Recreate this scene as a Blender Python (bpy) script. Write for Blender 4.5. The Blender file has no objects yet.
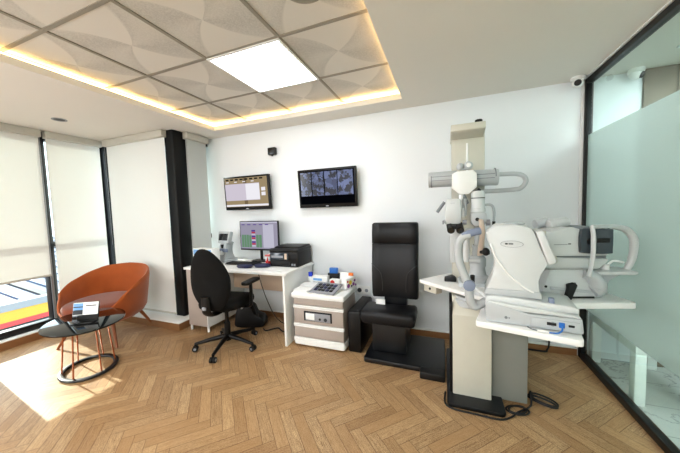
import bpy, bmesh, math, random
from mathutils import Vector, Matrix
random.seed(7)
PI = math.pi
C = bpy.context.scene.collection
R = math.radians

# ------------------------------------------------------------------ materials
def lin(c):
    return tuple(((v/255)/12.92 if v/255 <= .04045 else ((v/255+.055)/1.055)**2.4) for v in c)

def mat(name, rgb, rough=.5, metal=0, spec=.5, noise=0, nscale=20, bump=0, bscale=200, coat=0, emis=None, estr=0, sheen=0):
    m = bpy.data.materials.new(name); m.use_nodes = True
    nt = m.node_tree; b = nt.nodes['Principled BSDF']
    c = lin(rgb)
    b.inputs['Base Color'].default_value = (*c, 1)
    b.inputs['Roughness'].default_value = rough
    b.inputs['Metallic'].default_value = metal
    b.inputs['Specular IOR Level'].default_value = spec
    b.inputs['Coat Weight'].default_value = coat
    b.inputs['Sheen Weight'].default_value = sheen
    if emis:
        b.inputs['Emission Color'].default_value = (*lin(emis), 1); b.inputs['Emission Strength'].default_value = estr
    tc = nt.nodes.new('ShaderNodeTexCoord')
    n = nt.nodes.new('ShaderNodeTexNoise'); n.inputs['Scale'].default_value = nscale; n.inputs['Detail'].default_value = 3
    nt.links.new(tc.outputs['Object'], n.inputs['Vector'])
    amt = noise if noise else .03
    mx = nt.nodes.new('ShaderNodeMix'); mx.data_type = 'RGBA'
    mx.inputs[6].default_value = (*[v*(1-amt) for v in c], 1); mx.inputs[7].default_value = (*[min(1, v*(1+amt)) for v in c], 1)
    nt.links.new(n.outputs['Fac'], mx.inputs[0]); nt.links.new(mx.outputs[2], b.inputs['Base Color'])
    if bump:
        n2 = nt.nodes.new('ShaderNodeTexNoise'); n2.inputs['Scale'].default_value = bscale
        nt.links.new(tc.outputs['Object'], n2.inputs['Vector'])
        bp = nt.nodes.new('ShaderNodeBump'); bp.inputs['Strength'].default_value = bump; bp.inputs['Distance'].default_value = .002
        nt.links.new(n2.outputs['Fac'], bp.inputs['Height']); nt.links.new(bp.outputs['Normal'], b.inputs['Normal'])
    return m

class NG:
    """small wrapper for node maths"""
    def __init__(s, m): s.nt = m.node_tree
    def val(s, a, sock):
        if isinstance(a, (int, float)): sock.default_value = a
        else: s.nt.links.new(a, sock)
    def m(s, op, a, b=0.0, c=None):
        n = s.nt.nodes.new('ShaderNodeMath'); n.operation = op
        s.val(a, n.inputs[0]); s.val(b, n.inputs[1])
        if c is not None: s.val(c, n.inputs[2])
        return n.outputs[0]
    def mix(s, f, a, b):
        n = s.nt.nodes.new('ShaderNodeMix'); n.data_type = 'RGBA'
        s.val(f, n.inputs[0])
        for v, k in ((a, 6), (b, 7)):
            if isinstance(v, tuple): n.inputs[k].default_value = (*v, 1)
            else: s.nt.links.new(v, n.inputs[k])
        return n.outputs[2]
    def xyz(s):
        tc = s.nt.nodes.new('ShaderNodeTexCoord'); sp = s.nt.nodes.new('ShaderNodeSeparateXYZ')
        s.nt.links.new(tc.outputs['Object'], sp.inputs[0]); return sp.outputs
    def comb(s, x, y, z):
        n = s.nt.nodes.new('ShaderNodeCombineXYZ'); s.val(x, n.inputs[0]); s.val(y, n.inputs[1]); s.val(z, n.inputs[2]); return n.outputs[0]
    def noise(s, vec, scale, detail=2, rough=.5):
        n = s.nt.nodes.new('ShaderNodeTexNoise'); s.nt.links.new(vec, n.inputs['Vector'])
        n.inputs['Scale'].default_value = scale; n.inputs['Detail'].default_value = detail; n.inputs['Roughness'].default_value = rough
        return n.outputs['Fac']
    def white(s, vec):
        n = s.nt.nodes.new('ShaderNodeTexWhiteNoise'); n.noise_dimensions = '3D'; s.nt.links.new(vec, n.inputs['Vector']); return n.outputs['Value']

HB_U, HB_V = 9.33, -.345
def herringbone():
    m = bpy.data.materials.new('oak_herringbone'); m.use_nodes = True
    g = NG(m); b = m.node_tree.nodes['Principled BSDF']; X, Y, Z = g.xyz()
    W, n = .073, 5
    k45 = 1/math.sqrt(2)/W
    u = g.m('ADD', g.m('MULTIPLY', g.m('SUBTRACT', X, Y), k45), HB_U)
    v = g.m('ADD', g.m('MULTIPLY', g.m('ADD', X, Y), k45), HB_V)
    i = g.m('FLOOR', u); j = g.m('FLOOR', v)
    fu = g.m('SUBTRACT', u, i); fv = g.m('SUBTRACT', v, j)
    k = g.m('FLOORED_MODULO', g.m('SUBTRACT', i, j), 2*n)
    k = g.m('ROUND', k)
    hor = g.m('LESS_THAN', k, n-.5)
    km = g.m('SUBTRACT', 2*n-1, k)           # cells above the lower end of an upright plank
    aH = g.m('ADD', fu, k); aV = g.m('ADD', fv, km)
    sel = lambda a, c: g.m('ADD', g.m('MULTIPLY', hor, a), g.m('MULTIPLY', g.m('SUBTRACT', 1, hor), c))
    along = sel(aH, aV); across = sel(fv, fu)
    idx = sel(g.m('SUBTRACT', i, k), i); idy = sel(j, g.m('SUBTRACT', j, km))
    pid = g.comb(idx, idy, hor)
    r1 = g.white(pid)
    r2 = g.white(g.comb(idy, idx, g.m('ADD', hor, 7.3)))
    # grain
    gv = g.comb(g.m('MULTIPLY', along, .55), g.m('ADD', g.m('MULTIPLY', across, 3.2), g.m('MULTIPLY', r1, 40)), g.m('MULTIPLY', r2, 30))
    n1 = g.noise(gv, 1.6, 5, .62)
    gv2 = g.comb(g.m('MULTIPLY', along, .35), g.m('MULTIPLY', across, 9), g.m('MULTIPLY', r2, 50))
    n2 = g.noise(gv2, 2.2, 3, .6)
    rings = g.m('ABSOLUTE', g.m('SINE', g.m('MULTIPLY', n1, 42)))
    grain = g.m('ADD', g.m('MULTIPLY', rings, .33), g.m('MULTIPLY', n2, .67))
    base = g.mix(r1, lin((180, 145, 105)), lin((208, 177, 136)))
    dark = g.mix(r2, lin((120, 86, 54)), lin((158, 121, 81)))
    gm = g.m('MINIMUM', g.m('MAXIMUM', g.m('MULTIPLY', g.m('SUBTRACT', grain, .36), 2.9), 0), 1)
    col = g.mix(gm, dark, base)
    ed = g.m('MINIMUM', g.m('MINIMUM', across, g.m('SUBTRACT', 1, across)), g.m('MINIMUM', along, g.m('SUBTRACT', n, along)))
    joint = g.m('LESS_THAN', ed, .022)
    col = g.mix(g.m('MULTIPLY', joint, .7), col, lin((84, 54, 30)))
    m.node_tree.links.new(col, b.inputs['Base Color'])
    b.inputs['Roughness'].default_value = .38
    b.inputs['Specular IOR Level'].default_value = .4
    bp = m.node_tree.nodes.new('ShaderNodeBump'); bp.inputs['Strength'].default_value = .12; bp.inputs['Distance'].default_value = .002
    m.node_tree.links.new(g.m('SUBTRACT', grain, g.m('MULTIPLY', joint, 1.5)), bp.inputs['Height'])
    m.node_tree.links.new(bp.outputs['Normal'], b.inputs['Normal'])
    return m

def tile_mat():
    m = bpy.data.materials.new('embossed_ceiling_tile'); m.use_nodes = True
    g = NG(m); b = m.node_tree.nodes['Principled BSDF']; X, Y, Z = g.xyz()
    P = .62
    def loc(c, o):
        t = g.m('DIVIDE', g.m('SUBTRACT', c, o), P)
        return g.m('SUBTRACT', g.m('MULTIPLY', g.m('FRACT', t), 2), 1)
    u = loc(X, -6.59); v = loc(Y, -4.0+.02)
    r = g.m('SQRT', g.m('ADD', g.m('MULTIPLY', u, u), g.m('MULTIPLY', v, v)))
    phi = g.m('ADD', g.m('ARCTAN2', v, u), g.m('MULTIPLY', g.m('SUBTRACT', r, 1.2), .28))
    s = g.m('COSINE', g.m('MULTIPLY', phi, 2))
    f = g.m('MINIMUM', g.m('MAXIMUM', g.m('ADD', g.m('MULTIPLY', s, 7), 1.7), 0), 1)
    sub = g.m('MULTIPLY', g.m('SINE', g.m('MULTIPLY', phi, 4)), .25)
    tc = m.node_tree.nodes.new('ShaderNodeTexCoord')
    n = g.noise(tc.outputs['Object'], 130, 2)
    c1 = g.mix(n, lin((170, 167, 160)), lin((228, 225, 218)))
    ff = g.m('MULTIPLY', f, g.m('MINIMUM', g.m('MAXIMUM', g.m('ADD', .75, sub), 0), 1))
    col = g.mix(ff, lin((222, 218, 210)), c1)
    col = g.mix(g.m('MULTIPLY', ff, .07), col, lin((150, 142, 130)))
    m.node_tree.links.new(col, b.inputs['Base Color']); b.inputs['Roughness'].default_value = .8
    bp = m.node_tree.nodes.new('ShaderNodeBump'); bp.inputs['Strength'].default_value = .25; bp.inputs['Distance'].default_value = .004
    m.node_tree.links.new(g.m('MULTIPLY', n, f), bp.inputs['Height']); m.node_tree.links.new(bp.outputs['Normal'], b.inputs['Normal'])
    return m

def marble():
    m = bpy.data.materials.new('white_marble_tile'); m.use_nodes = True
    g = NG(m); b = m.node_tree.nodes['Principled BSDF']; X, Y, Z = g.xyz()
    tc = m.node_tree.nodes.new('ShaderNodeTexCoord')
    n = g.noise(tc.outputs['Object'], 2.2, 6, .6)
    vein = g.m('LESS_THAN', g.m('ABSOLUTE', g.m('SUBTRACT', n, .5)), .008)
    col = g.mix(g.m('MULTIPLY', vein, .45), lin((206, 208, 206)), lin((120, 124, 128)))
    fx = g.m('FRACT', g.m('DIVIDE', X, .6)); fy = g.m('FRACT', g.m('DIVIDE', Y, .3))
    j = g.m('MAXIMUM', g.m('LESS_THAN', fx, .008), g.m('LESS_THAN', fy, .016))
    col = g.mix(g.m('MULTIPLY', j, .75), col, lin((130, 132, 130)))
    m.node_tree.links.new(col, b.inputs['Base Color']); b.inputs['Roughness'].default_value = .25
    return m

def blind_mat(name, rgb, tr):
    m = bpy.data.materials.new(name); m.use_nodes = True; nt = m.node_tree; nt.nodes.clear()
    out = nt.nodes.new('ShaderNodeOutputMaterial'); mx = nt.nodes.new('ShaderNodeMixShader')
    d = nt.nodes.new('ShaderNodeBsdfDiffuse'); t = nt.nodes.new('ShaderNodeBsdfTranslucent')
    tc = nt.nodes.new('ShaderNodeTexCoord'); n = nt.nodes.new('ShaderNodeTexNoise'); n.inputs['Scale'].default_value = 300
    nt.links.new(tc.outputs['Object'], n.inputs['Vector'])
    mc = nt.nodes.new('ShaderNodeMix'); mc.data_type = 'RGBA'; c = lin(rgb)
    mc.inputs[6].default_value = (*[v*.96 for v in c], 1); mc.inputs[7].default_value = (*c, 1)
    nt.links.new(n.outputs['Fac'], mc.inputs[0])
    for q in (d, t): nt.links.new(mc.outputs[2], q.inputs[0])
    mx.inputs[0].default_value = tr
    nt.links.new(d.outputs[0], mx.inputs[1]); nt.links.new(t.outputs[0], mx.inputs[2]); nt.links.new(mx.outputs[0], out.inputs[0])
    return m

def glass_mat(name, tint=(236, 246, 242), refl=1.45, film=0):
    m = bpy.data.materials.new(name); m.use_nodes = True; nt = m.node_tree; nt.nodes.clear()
    out = nt.nodes.new('ShaderNodeOutputMaterial'); lw = nt.nodes.new('ShaderNodeLayerWeight'); lw.inputs[0].default_value = .5
    g = NG(m); frs = g.m('ADD', g.m('MULTIPLY', g.m('POWER', lw.outputs['Facing'], 4.0), .8), .055)
    tr = nt.nodes.new('ShaderNodeBsdfTransparent'); gl = nt.nodes.new('ShaderNodeBsdfGlossy'); gl.inputs['Roughness'].default_value = .0
    tc = nt.nodes.new('ShaderNodeTexCoord'); n = nt.nodes.new('ShaderNodeTexNoise'); n.inputs['Scale'].default_value = 2
    nt.links.new(tc.outputs['Object'], n.inputs['Vector'])
    mc = nt.nodes.new('ShaderNodeMix'); mc.data_type = 'RGBA'; c = lin(tint)
    mc.inputs[6].default_value = (*[v*.985 for v in c], 1); mc.inputs[7].default_value = (*c, 1)
    nt.links.new(n.outputs['Fac'], mc.inputs[0])
    back = tr.outputs[0]
    nt.links.new(mc.outputs[2], tr.inputs[0])
    if film:
        d = nt.nodes.new('ShaderNodeBsdfDiffuse'); t = nt.nodes.new('ShaderNodeBsdfTranslucent')
        nt.links.new(mc.outputs[2], d.inputs[0]); nt.links.new(mc.outputs[2], t.inputs[0])
        m1 = nt.nodes.new('ShaderNodeMixShader'); m1.inputs[0].default_value = .5
        nt.links.new(d.outputs[0], m1.inputs[1]); nt.links.new(t.outputs[0], m1.inputs[2])
        m2 = nt.nodes.new('ShaderNodeMixShader'); m2.inputs[0].default_value = film
        nt.links.new(tr.outputs[0], m2.inputs[1]); nt.links.new(m1.outputs[0], m2.inputs[2]); back = m2.outputs[0]
    mx = nt.nodes.new('ShaderNodeMixShader')
    nt.links.new(frs, mx.inputs[0]); nt.links.new(back, mx.inputs[1]); nt.links.new(gl.outputs[0], mx.inputs[2])
    nt.links.new(mx.outputs[0], out.inputs[0])
    return m

def emit(name, rgb, s, flat=False):
    m = bpy.data.materials.new(name); m.use_nodes = True; nt = m.node_tree; nt.nodes.clear()
    out = nt.nodes.new('ShaderNodeOutputMaterial'); e = nt.nodes.new('ShaderNodeEmission')
    e.inputs[0].default_value = (*lin(rgb), 1); e.inputs[1].default_value = s
    nt.links.new(e.outputs[0], out.inputs[0]); return m

def screen_noise(name, a, b, c, scale, s):
    """emissive picture of blotches, for a camera-feed screen"""
    m = bpy.data.materials.new(name); m.use_nodes = True; nt = m.node_tree
    g = NG(m); bs = nt.nodes['Principled BSDF']
    tc = nt.nodes.new('ShaderNodeTexCoord')
    v = nt.nodes.new('ShaderNodeTexVoronoi'); v.inputs['Scale'].default_value = scale; nt.links.new(tc.outputs['Object'], v.inputs['Vector'])
    n = g.noise(tc.outputs['Object'], scale*.7, 4, .7)
    sp = nt.nodes.new('ShaderNodeSeparateColor'); nt.links.new(v.outputs['Color'], sp.inputs[0])
    col = g.mix(sp.outputs[0], lin(a), lin(b))
    col = g.mix(g.m('MULTIPLY', g.m('LESS_THAN', n, .49), .9), col, lin(c))
    bs.inputs['Base Color'].default_value = (.01, .01, .01, 1); bs.inputs['Roughness'].default_value = .15
    nt.links.new(col, bs.inputs['Emission Color']); bs.inputs['Emission Strength'].default_value = s
    return m

M = {
 'wall': mat('white_wall_paint', (236, 239, 241), .7, noise=.01, nscale=3),
 'wood_wall': mat('grey_wood_panel', (122, 110, 94), .6, noise=.18, nscale=9),
 'soffit': mat('white_ceiling_paint', (232, 228, 220), .8, noise=.01, nscale=3),
 'tile': tile_mat(), 'floor': None, 'marble': marble(),
 'tbar': mat('grey_ceiling_rail', (150, 144, 132), .6),
 'black': mat('black_powder_coat', (9, 9, 10), .45),
 'column': mat('black_column_cladding', (7, 7, 7), .5, spec=.3, noise=.1, nscale=30),
 'dkframe': mat('dark_window_frame', (20, 22, 25), .4),
 'alu': mat('grey_aluminium', (150, 152, 155), .35, metal=.6),
 'blind': blind_mat('white_roller_fabric', (246, 246, 243), .22),
 'blind2': blind_mat('grey_roller_fabric', (214, 216, 214), .12),
 'cass': mat('cream_cassette', (200, 196, 186), .5),
 'pane': glass_mat('window_glass'),
 'glass': glass_mat('clear_partition_glass', (226, 244, 238)),
 'film': glass_mat('frosted_green_film', (180, 200, 192), film=.86),
 'wood_skirt': mat('oak_skirting', (146, 104, 66), .45, noise=.15, nscale=14),
 'stone': mat('white_sill_stone', (232, 232, 228), .4),
 'white': mat('white_laminate', (240, 240, 238), .4),
 'greylam': mat('grey_laminate', (176, 164, 156), .5),
 'beige': mat('beige_panel', (206, 186, 166), .55),
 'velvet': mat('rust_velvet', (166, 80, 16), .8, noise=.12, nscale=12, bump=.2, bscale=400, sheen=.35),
 'velvet_shade': mat('rust_velvet_shaded', (126, 52, 10), .8, noise=.12, nscale=12, bump=.2, bscale=400, sheen=.3),  # same velvet, darker: shade on the seat put into the colour
 'walnut': mat('walnut_leg', (146, 84, 46), .4, noise=.15, nscale=30),
 'bglass': mat('black_glass', (10, 12, 12), .06, spec=.45),
 'copper': mat('polished_copper', (196, 128, 96), .18, metal=1),
 'blkfab': mat('black_mesh_fabric', (11, 10, 9), .8, spec=.25, bump=.3, bscale=500),
 'blkpl': mat('black_plastic', (8, 8, 9), .4, spec=.35),
 'leather': mat('black_leather', (9, 11, 16), .44, spec=.4, bump=.08, bscale=300),
 'seam': mat('grey_seam_thread', (64, 66, 70), .5),
 'navy': mat('black_blue_enamel', (11, 14, 18), .3, coat=.2),
 'chrome': mat('chrome', (200, 200, 205), .15, metal=1),
 'dev': mat('device_white', (207, 210, 210), .35),
 'dev_g': mat('device_grey', (186, 190, 192), .4),
 'dev_d': mat('device_mid_grey', (122, 127, 131), .4),
 'dev_c': mat('device_cream', (204, 201, 188), .4),
 'dev_blue': mat('device_blue_grey', (128, 138, 160), .45),
 'dev_b': mat('stand_grey', (134, 135, 129), .5),
 'visor': mat('smoked_visor', (56, 64, 72), .12, spec=.7),
 'scr_off': mat('dark_screen', (36, 38, 42), .15),
 'skin': mat('peach_rest_pad', (200, 184, 168), .6),
 'rubber': mat('dark_rubber', (16, 16, 17), .6),
 'blue': mat('blue_plastic', (40, 110, 190), .4),
 'dkblue': mat('navy_case', (28, 34, 74), .45),
 'royal': mat('royal_blue_cap', (34, 64, 190), .4),
 'paper': mat('white_paper', (242, 242, 240), .7),
 'ltblue': mat('light_blue_print', (120, 170, 220), .6),
 'red': mat('red_print', (206, 44, 36), .5),
 'orange': mat('orange_print', (226, 120, 40), .5),
 'purple': mat('purple_print', (140, 70, 150), .5),
 'yellow': mat('yellow_print', (232, 206, 70), .5),
 'keygrey': mat('grey_tray', (150, 152, 158), .4),
 'lens': mat('dark_lens', (14, 16, 22), .08, spec=.8),
 'led': emit('led_panel', (242, 248, 255), 9),
 'cove': emit('warm_cove_light', (255, 210, 138), 7),
 'roof_out': mat('blue_grey_roof', (62, 76, 100), .5),
 'roof_rib': mat('pale_roof_rib', (92, 106, 130), .5),
 'yellow_out': mat('yellow_fascia', (190, 150, 50), .5),
 'red_out': mat('red_fascia', (206, 60, 60), .5),
 'white_out': mat('white_gutter', (130, 132, 136), .5),
 'dark_out': mat('dark_wall_outside', (60, 62, 66), .7),
 'asphalt': mat('grey_asphalt', (120, 120, 122), .9),
 'tv_tan': emit('screen_tan', (168, 150, 118), .5), 'tv_lilac': emit('screen_lilac', (212, 204, 216), .52), 'tv_white': emit('screen_white', (236, 234, 240), .55),
 'tv_brown': emit('screen_brown', (134, 116, 90), .45), 'tv_dim': emit('screen_dim', (40, 38, 36), .5),
 'cam': screen_noise('camera_feed', (120, 134, 180), (58, 70, 108), (8, 10, 18), 17, .42),
 'cam_d': emit('screen_black', (8, 9, 14), .5),
 'mon_bg': emit('screen_grey', (164, 160, 178), .5), 'mon_gr': emit('screen_green', (112, 150, 120), .5), 'mon_pu': emit('screen_purple', (96, 66, 150), .5),
 'mon_rd': emit('screen_red', (190, 60, 90), .5), 'mon_lt': emit('screen_pale', (200, 198, 214), .5),
 'lcd_g': mat('lcd_face', (74, 78, 82), .2),
}
M['floor'] = herringbone()

# ------------------------------------------------------------------ geometry
class MB:
    def __init__(s): s.bm = bmesh.new(); s.mats = []
    def mi(s, m):
        if m not in s.mats: s.mats.append(m)
        return s.mats.index(m)
    def merge(s, t, m, mtx=None, smooth=True):
        i = s.mi(m)
        for f in t.faces: f.material_index = i; f.smooth = smooth
        if mtx is not None: bmesh.ops.transform(t, matrix=mtx, verts=t.verts)
        me = bpy.data.meshes.new('tmp'); t.to_mesh(me); t.free(); s.bm.from_mesh(me); bpy.data.meshes.remove(me)
        return s
    def box(s, m, x0, x1, y0, y1, z0, z1, bev=0, seg=2, mtx=None):
        t = bmesh.new()
        bmesh.ops.create_cube(t, size=1, matrix=Matrix.Translation(((x0+x1)/2, (y0+y1)/2, (z0+z1)/2)) @ Matrix.Diagonal((abs(x1-x0), abs(y1-y0), abs(z1-z0), 1)))
        if bev: bmesh.ops.bevel(t, geom=list(t.edges), offset=bev, segments=seg, affect='EDGES', profile=.5)
        return s.merge(t, m, mtx)
    def quad(s, m, pts):
        t = bmesh.new(); t.faces.new([t.verts.new(p) for p in pts]); return s.merge(t, m)
    def cyl(s, m, p0, p1, r0, r1=None, n=20, bev=0):
        p0, p1 = Vector(p0), Vector(p1); d = p1-p0; r1 = r0 if r1 is None else r1
        t = bmesh.new(); bmesh.ops.create_cone(t, cap_ends=True, segments=n, radius1=r0, radius2=r1, depth=d.length)
        if bev:
            ed = [e for e in t.edges if abs(e.verts[0].co.z-e.verts[1].co.z) < 1e-6]
            bmesh.ops.bevel(t, geom=ed, offset=bev, segments=2, affect='EDGES', profile=.5)
        q = d.to_track_quat('Z', 'Y').to_matrix().to_4x4()
        return s.merge(t, m, Matrix.Translation((p0+p1)/2) @ q)
    def sph(s, m, c, r, n=20, mtx=None):
        r = r if isinstance(r, (tuple, list)) else (r, r, r)
        t = bmesh.new(); bmesh.ops.create_uvsphere(t, u_segments=n, v_segments=max(8, n//2), radius=1)
        return s.merge(t, m, (mtx or Matrix()) @ Matrix.Translation(c) @ Matrix.Diagonal((*r, 1)))
    def tube(s, m, pts, r, n=10, closed=False, flat=None, smooth_n=0):
        pts = [Vector(p) for p in pts]
        if smooth_n: pts = catmull(pts, smooth_n, closed)
        N = len(pts); rr = r if isinstance(r, (list, tuple)) else None
        t = bmesh.new(); rings = []; prev = None
        for i, p in enumerate(pts):
            a = pts[(i-1) % N] if (closed or i > 0) else p; b = pts[(i+1) % N] if (closed or i < N-1) else p
            d = (b-a).normalized()
            if prev is None:
                up = Vector((0, 0, 1)) if abs(d.z) < .9 else Vector((1, 0, 0)); x = d.cross(up).normalized()
            else: x = (prev-d*prev.dot(d)).normalized()
            prev = x; y = d.cross(x)
            if rr: f = i/(N-1)*(len(rr)-1); k = min(int(f), len(rr)-2); R_ = rr[k]+(rr[k+1]-rr[k])*(f-k)
            else: R_ = r
            fx, fy = flat or (1, 1)
            rings.append([t.verts.new(p+x*math.cos(2*PI*q/n)*R_*fx+y*math.sin(2*PI*q/n)*R_*fy) for q in range(n)])
        L = N if closed else N-1
        for i in range(L):
            A, B = rings[i], rings[(i+1) % N]
            for q in range(n): t.faces.new((A[q], A[(q+1) % n], B[(q+1) % n], B[q]))
        if not closed: t.faces.new(rings[0][::-1]); t.faces.new(rings[-1])
        bmesh.ops.recalc_face_normals(t, faces=t.faces)
        return s.merge(t, m)
    def lathe(s, m, prof, c=(0, 0, 0), n=28, sc=(1, 1), mtx=None):
        t = bmesh.new(); rings = []
        for r, z in prof:
            if r < 1e-6: rings.append([t.verts.new((c[0], c[1], c[2]+z))])
            else: rings.append([t.verts.new((c[0]+r*sc[0]*math.cos(2*PI*q/n), c[1]+r*sc[1]*math.sin(2*PI*q/n), c[2]+z)) for q in range(n)])
        for A, B in zip(rings, rings[1:]):
            for q in range(n):
                v = [A[q % len(A)], A[(q+1) % len(A)], B[(q+1) % len(B)], B[q % len(B)]]
                u = []
                for w in v:
                    if w not in u: u.append(w)
                if len(u) > 2: t.faces.new(u)
        for ring in (rings[0], rings[-1]):
            if len(ring) > 2: t.faces.new(ring)
        bmesh.ops.recalc_face_normals(t, faces=t.faces)
        return s.merge(t, m, mtx)
    def prism(s, m, poly, a, b, plane='XZ', bev=0, seg=2, mtx=None):
        """polygon in a plane, extruded along the remaining axis from a to b"""
        t = bmesh.new()
        f3 = {'XZ': lambda p, h: (p[0], h, p[1]), 'YZ': lambda p, h: (h, p[0], p[1]), 'XY': lambda p, h: (p[0], p[1], h)}[plane]
        A = [t.verts.new(f3(p, a)) for p in poly]; B = [t.verts.new(f3(p, b)) for p in poly]
        t.faces.new(A); t.faces.new(B[::-1]); n = len(poly)
        for i in range(n): t.faces.new((A[i], B[i], B[(i+1) % n], A[(i+1) % n]))
        bmesh.ops.recalc_face_normals(t, faces=t.faces)
        if bev:
            if n > 12: ed = [e for e in t.edges if (e.verts[0] in A) == (e.verts[1] in A)]
            else: ed = list(t.edges)
            bmesh.ops.bevel(t, geom=ed, offset=bev, segments=seg, affect='EDGES', profile=.5, clamp_overlap=True)
        return s.merge(t, m, mtx)
    def loft(s, m, rings, closed_ring=True, caps=True, loop=False, mtx=None):
        t = bmesh.new(); V = [[t.verts.new(p) for p in r] for r in rings]; n = len(V[0])
        for i in range(len(V) if loop else len(V)-1):
            A, B = V[i], V[(i+1) % len(V)]
            for q in range(n if closed_ring else n-1): t.faces.new((A[q], A[(q+1) % n], B[(q+1) % n], B[q]))
        if caps and not loop: t.faces.new(V[0][::-1]); t.faces.new(V[-1])
        bmesh.ops.recalc_face_normals(t, faces=t.faces)
        return s.merge(t, m, mtx)
    def build(s, name, parent=None, loc=None, world=False, ang=38):
        if world and parent is not None:
            bmesh.ops.transform(s.bm, matrix=parent.matrix_basis.inverted(), verts=s.bm.verts)
        if loc is not None:
            bmesh.ops.translate(s.bm, vec=-Vector(loc), verts=s.bm.verts)
        for e in s.bm.edges:
            e.smooth = len(e.link_faces) == 2 and e.calc_face_angle(0) < R(ang)
        me = bpy.data.meshes.new(name); s.bm.to_mesh(me); s.bm.free()
        for m in s.mats: me.materials.append(m)
        o = bpy.data.objects.new(name, me); C.objects.link(o)
        if loc is not None: o.location = loc
        if parent is not None: o.parent = parent
        return o

def catmull(P, k, closed=False):
    out = []; N = len(P)
    for i in range(N if closed else N-1):
        g = lambda q: P[q % N] if closed else P[max(0, min(N-1, q))]
        a, b, c, d = g(i-1), g(i), g(i+1), g(i+2)
        for j in range(k):
            t = j/k
            out.append(.5*((2*b)+(c-a)*t+(2*a-5*b+4*c-d)*t*t+(3*b-a-3*c+d)*t**3))
    if not closed: out.append(P[-1])
    return out

def rrect(x0, x1, y0, y1, r, n=5):
    p = []
    for cx, cy, a in ((x1-r, y1-r, 0), (x0+r, y1-r, 90), (x0+r, y0+r, 180), (x1-r, y0+r, 270)):
        for i in range(n+1): t = R(a+90*i/n); p.append((cx+r*math.cos(t), cy+r*math.sin(t)))
    return p

def smooth_poly(pts, k=4):
    return [(p.x, p.y) for p in catmull([Vector((a, b, 0)) for a, b in pts], k, True)]

def thing(name, label, cat, loc=(0, 0, 0), rz=0, group=None):
    o = bpy.data.objects.new(name, None); C.objects.link(o); o.empty_display_size = .1
    o.location = loc; o.rotation_euler = (0, 0, rz); o['label'] = label; o['category'] = cat
    o.matrix_basis = Matrix.Translation(loc) @ Matrix.Rotation(rz, 4, 'Z')
    if group: o['group'] = group
    return o
def tag(o, label, cat, group=None):
    o['label'] = label; o['category'] = cat
    if group: o['group'] = group
    return o
def struct(o): o['kind'] = 'structure'; return o
def one(name, label, cat, loc, fn, group=None, rz=0):
    """a thing that is one mesh, modelled in its own frame"""
    mb = MB(); fn(mb); o = mb.build(name); o.location = loc; o.rotation_euler = (0, 0, rz)
    return tag(o, label, cat, group)
def dup(root, loc, rz, label, group=None):
    r = root.copy(); C.objects.link(r); r.location = loc; r.rotation_euler = (0, 0, rz); r['label'] = label
    if group: r['group'] = group
    for ch in list(root.children):
        c = ch.copy(); C.objects.link(c); c.parent = r
        for gch in list(ch.children):
            d = gch.copy(); C.objects.link(d); d.parent = c
    return r

# ------------------------------------------------------------------ the room
XL, XR, YB, H = -4.5, 1.15, 3.01, 2.44
YF = -2.6
struct(MB().box(M['floor'], XL-.12, XR+.02, YF, YB+.1, -.1, 0).build('floor'))
struct(MB().box(M['marble'], XR+.02, 3.4, YF, YB+.1, -.1, 0).build('floor_corridor'))
struct(MB().box(M['wall'], -3.2, XR, YB, YB+.1, -.1, H+.3).build('wall_back'))
b = MB(); b.box(M['wall'], XR, 1.51, YB, YB+.1, -.1, H+.3); struct(b.build('wall_corridor'))
b = MB(); b.box(M['wood_wall'], 1.51, 3.4, YB-.015, YB+.1, -.1, H+.3)
for k in range(9): b.box(M['wood_wall'], 1.51+k*.2, 1.51+k*.2+.185, YB-.024, YB-.01, 0, H, .003)
struct(b.build('wall_corridor_wood'))
struct(MB().box(M['wall'], 3.3, 3.4, YF, YB, -.1, H+.3).build('wall_corridor_far'))
struct(MB().box(M['wall'], XL-.1, 3.4, YF-.1, YF, -.1, H+.3).build('wall_front'))
struct(MB().box(M['wall'], XL-.1, XL+.02, YF, 1.14, -.1, H+.3).build('wall_left'))
# soffit with the recess cut out of it
TX0, TX1, TY0, TY1, ZT = -2.715, -.37, -1.0, 2.74, 2.535
b = MB()
for (x0, x1, y0, y1) in ((XL-.12, TX0, YF, YB), (TX1, XR+.02, YF, YB), (TX0, TX1, YF, TY0), (TX0, TX1, TY1, YB)):
    b.box(M['soffit'], x0, x1, y0, y1, H, H+.055)
b.box(M['soffit'], TX0-.35, TX1+.35, TY0-.35, TY1+.22, ZT+.02, ZT+.08)
b.box(M['soffit'], XL-.12, TX0-.25, YF, YB, H+.055, ZT+.08); b.box(M['soffit'], TX1+.25, XR+.02, YF, YB, H+.055, ZT+.08)
b.box(M['soffit'], TX0-.25, TX1+.25, TY1+.17, YB, H+.055, ZT+.08); b.box(M['soffit'], TX0-.25, TX1+.25, YF, TY0-.25, H+.055, ZT+.08)
struct(b.build('ceiling'))
struct(MB().box(M['soffit'], XR+.02, 3.4, YF, YB, H, H+.1).build('ceiling_corridor'))
b = MB(); b.box(M['tile'], TX0-.25, TX1+.25, TY0-.25, TY1+.17, ZT, ZT+.02); struct(b.build('ceiling_tiles'))
b = MB()
GX = [-2.87+.62*k for k in range(5)]; GY = [-.88+.62*k for k in range(7)]
GX = [-2.87, -2.25, -1.62, -1.0, -.375]
for x in GX: b.box(M['tbar'], x-.012, x+.012, TY0-.24, TY1+.16, ZT-.006, ZT+.002)
for y in GY: b.box(M['tbar'], TX0-.24, TX1+.24, y-.012, y+.012, ZT-.0055, ZT+.001)
struct(b.build('trim_1'))
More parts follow.
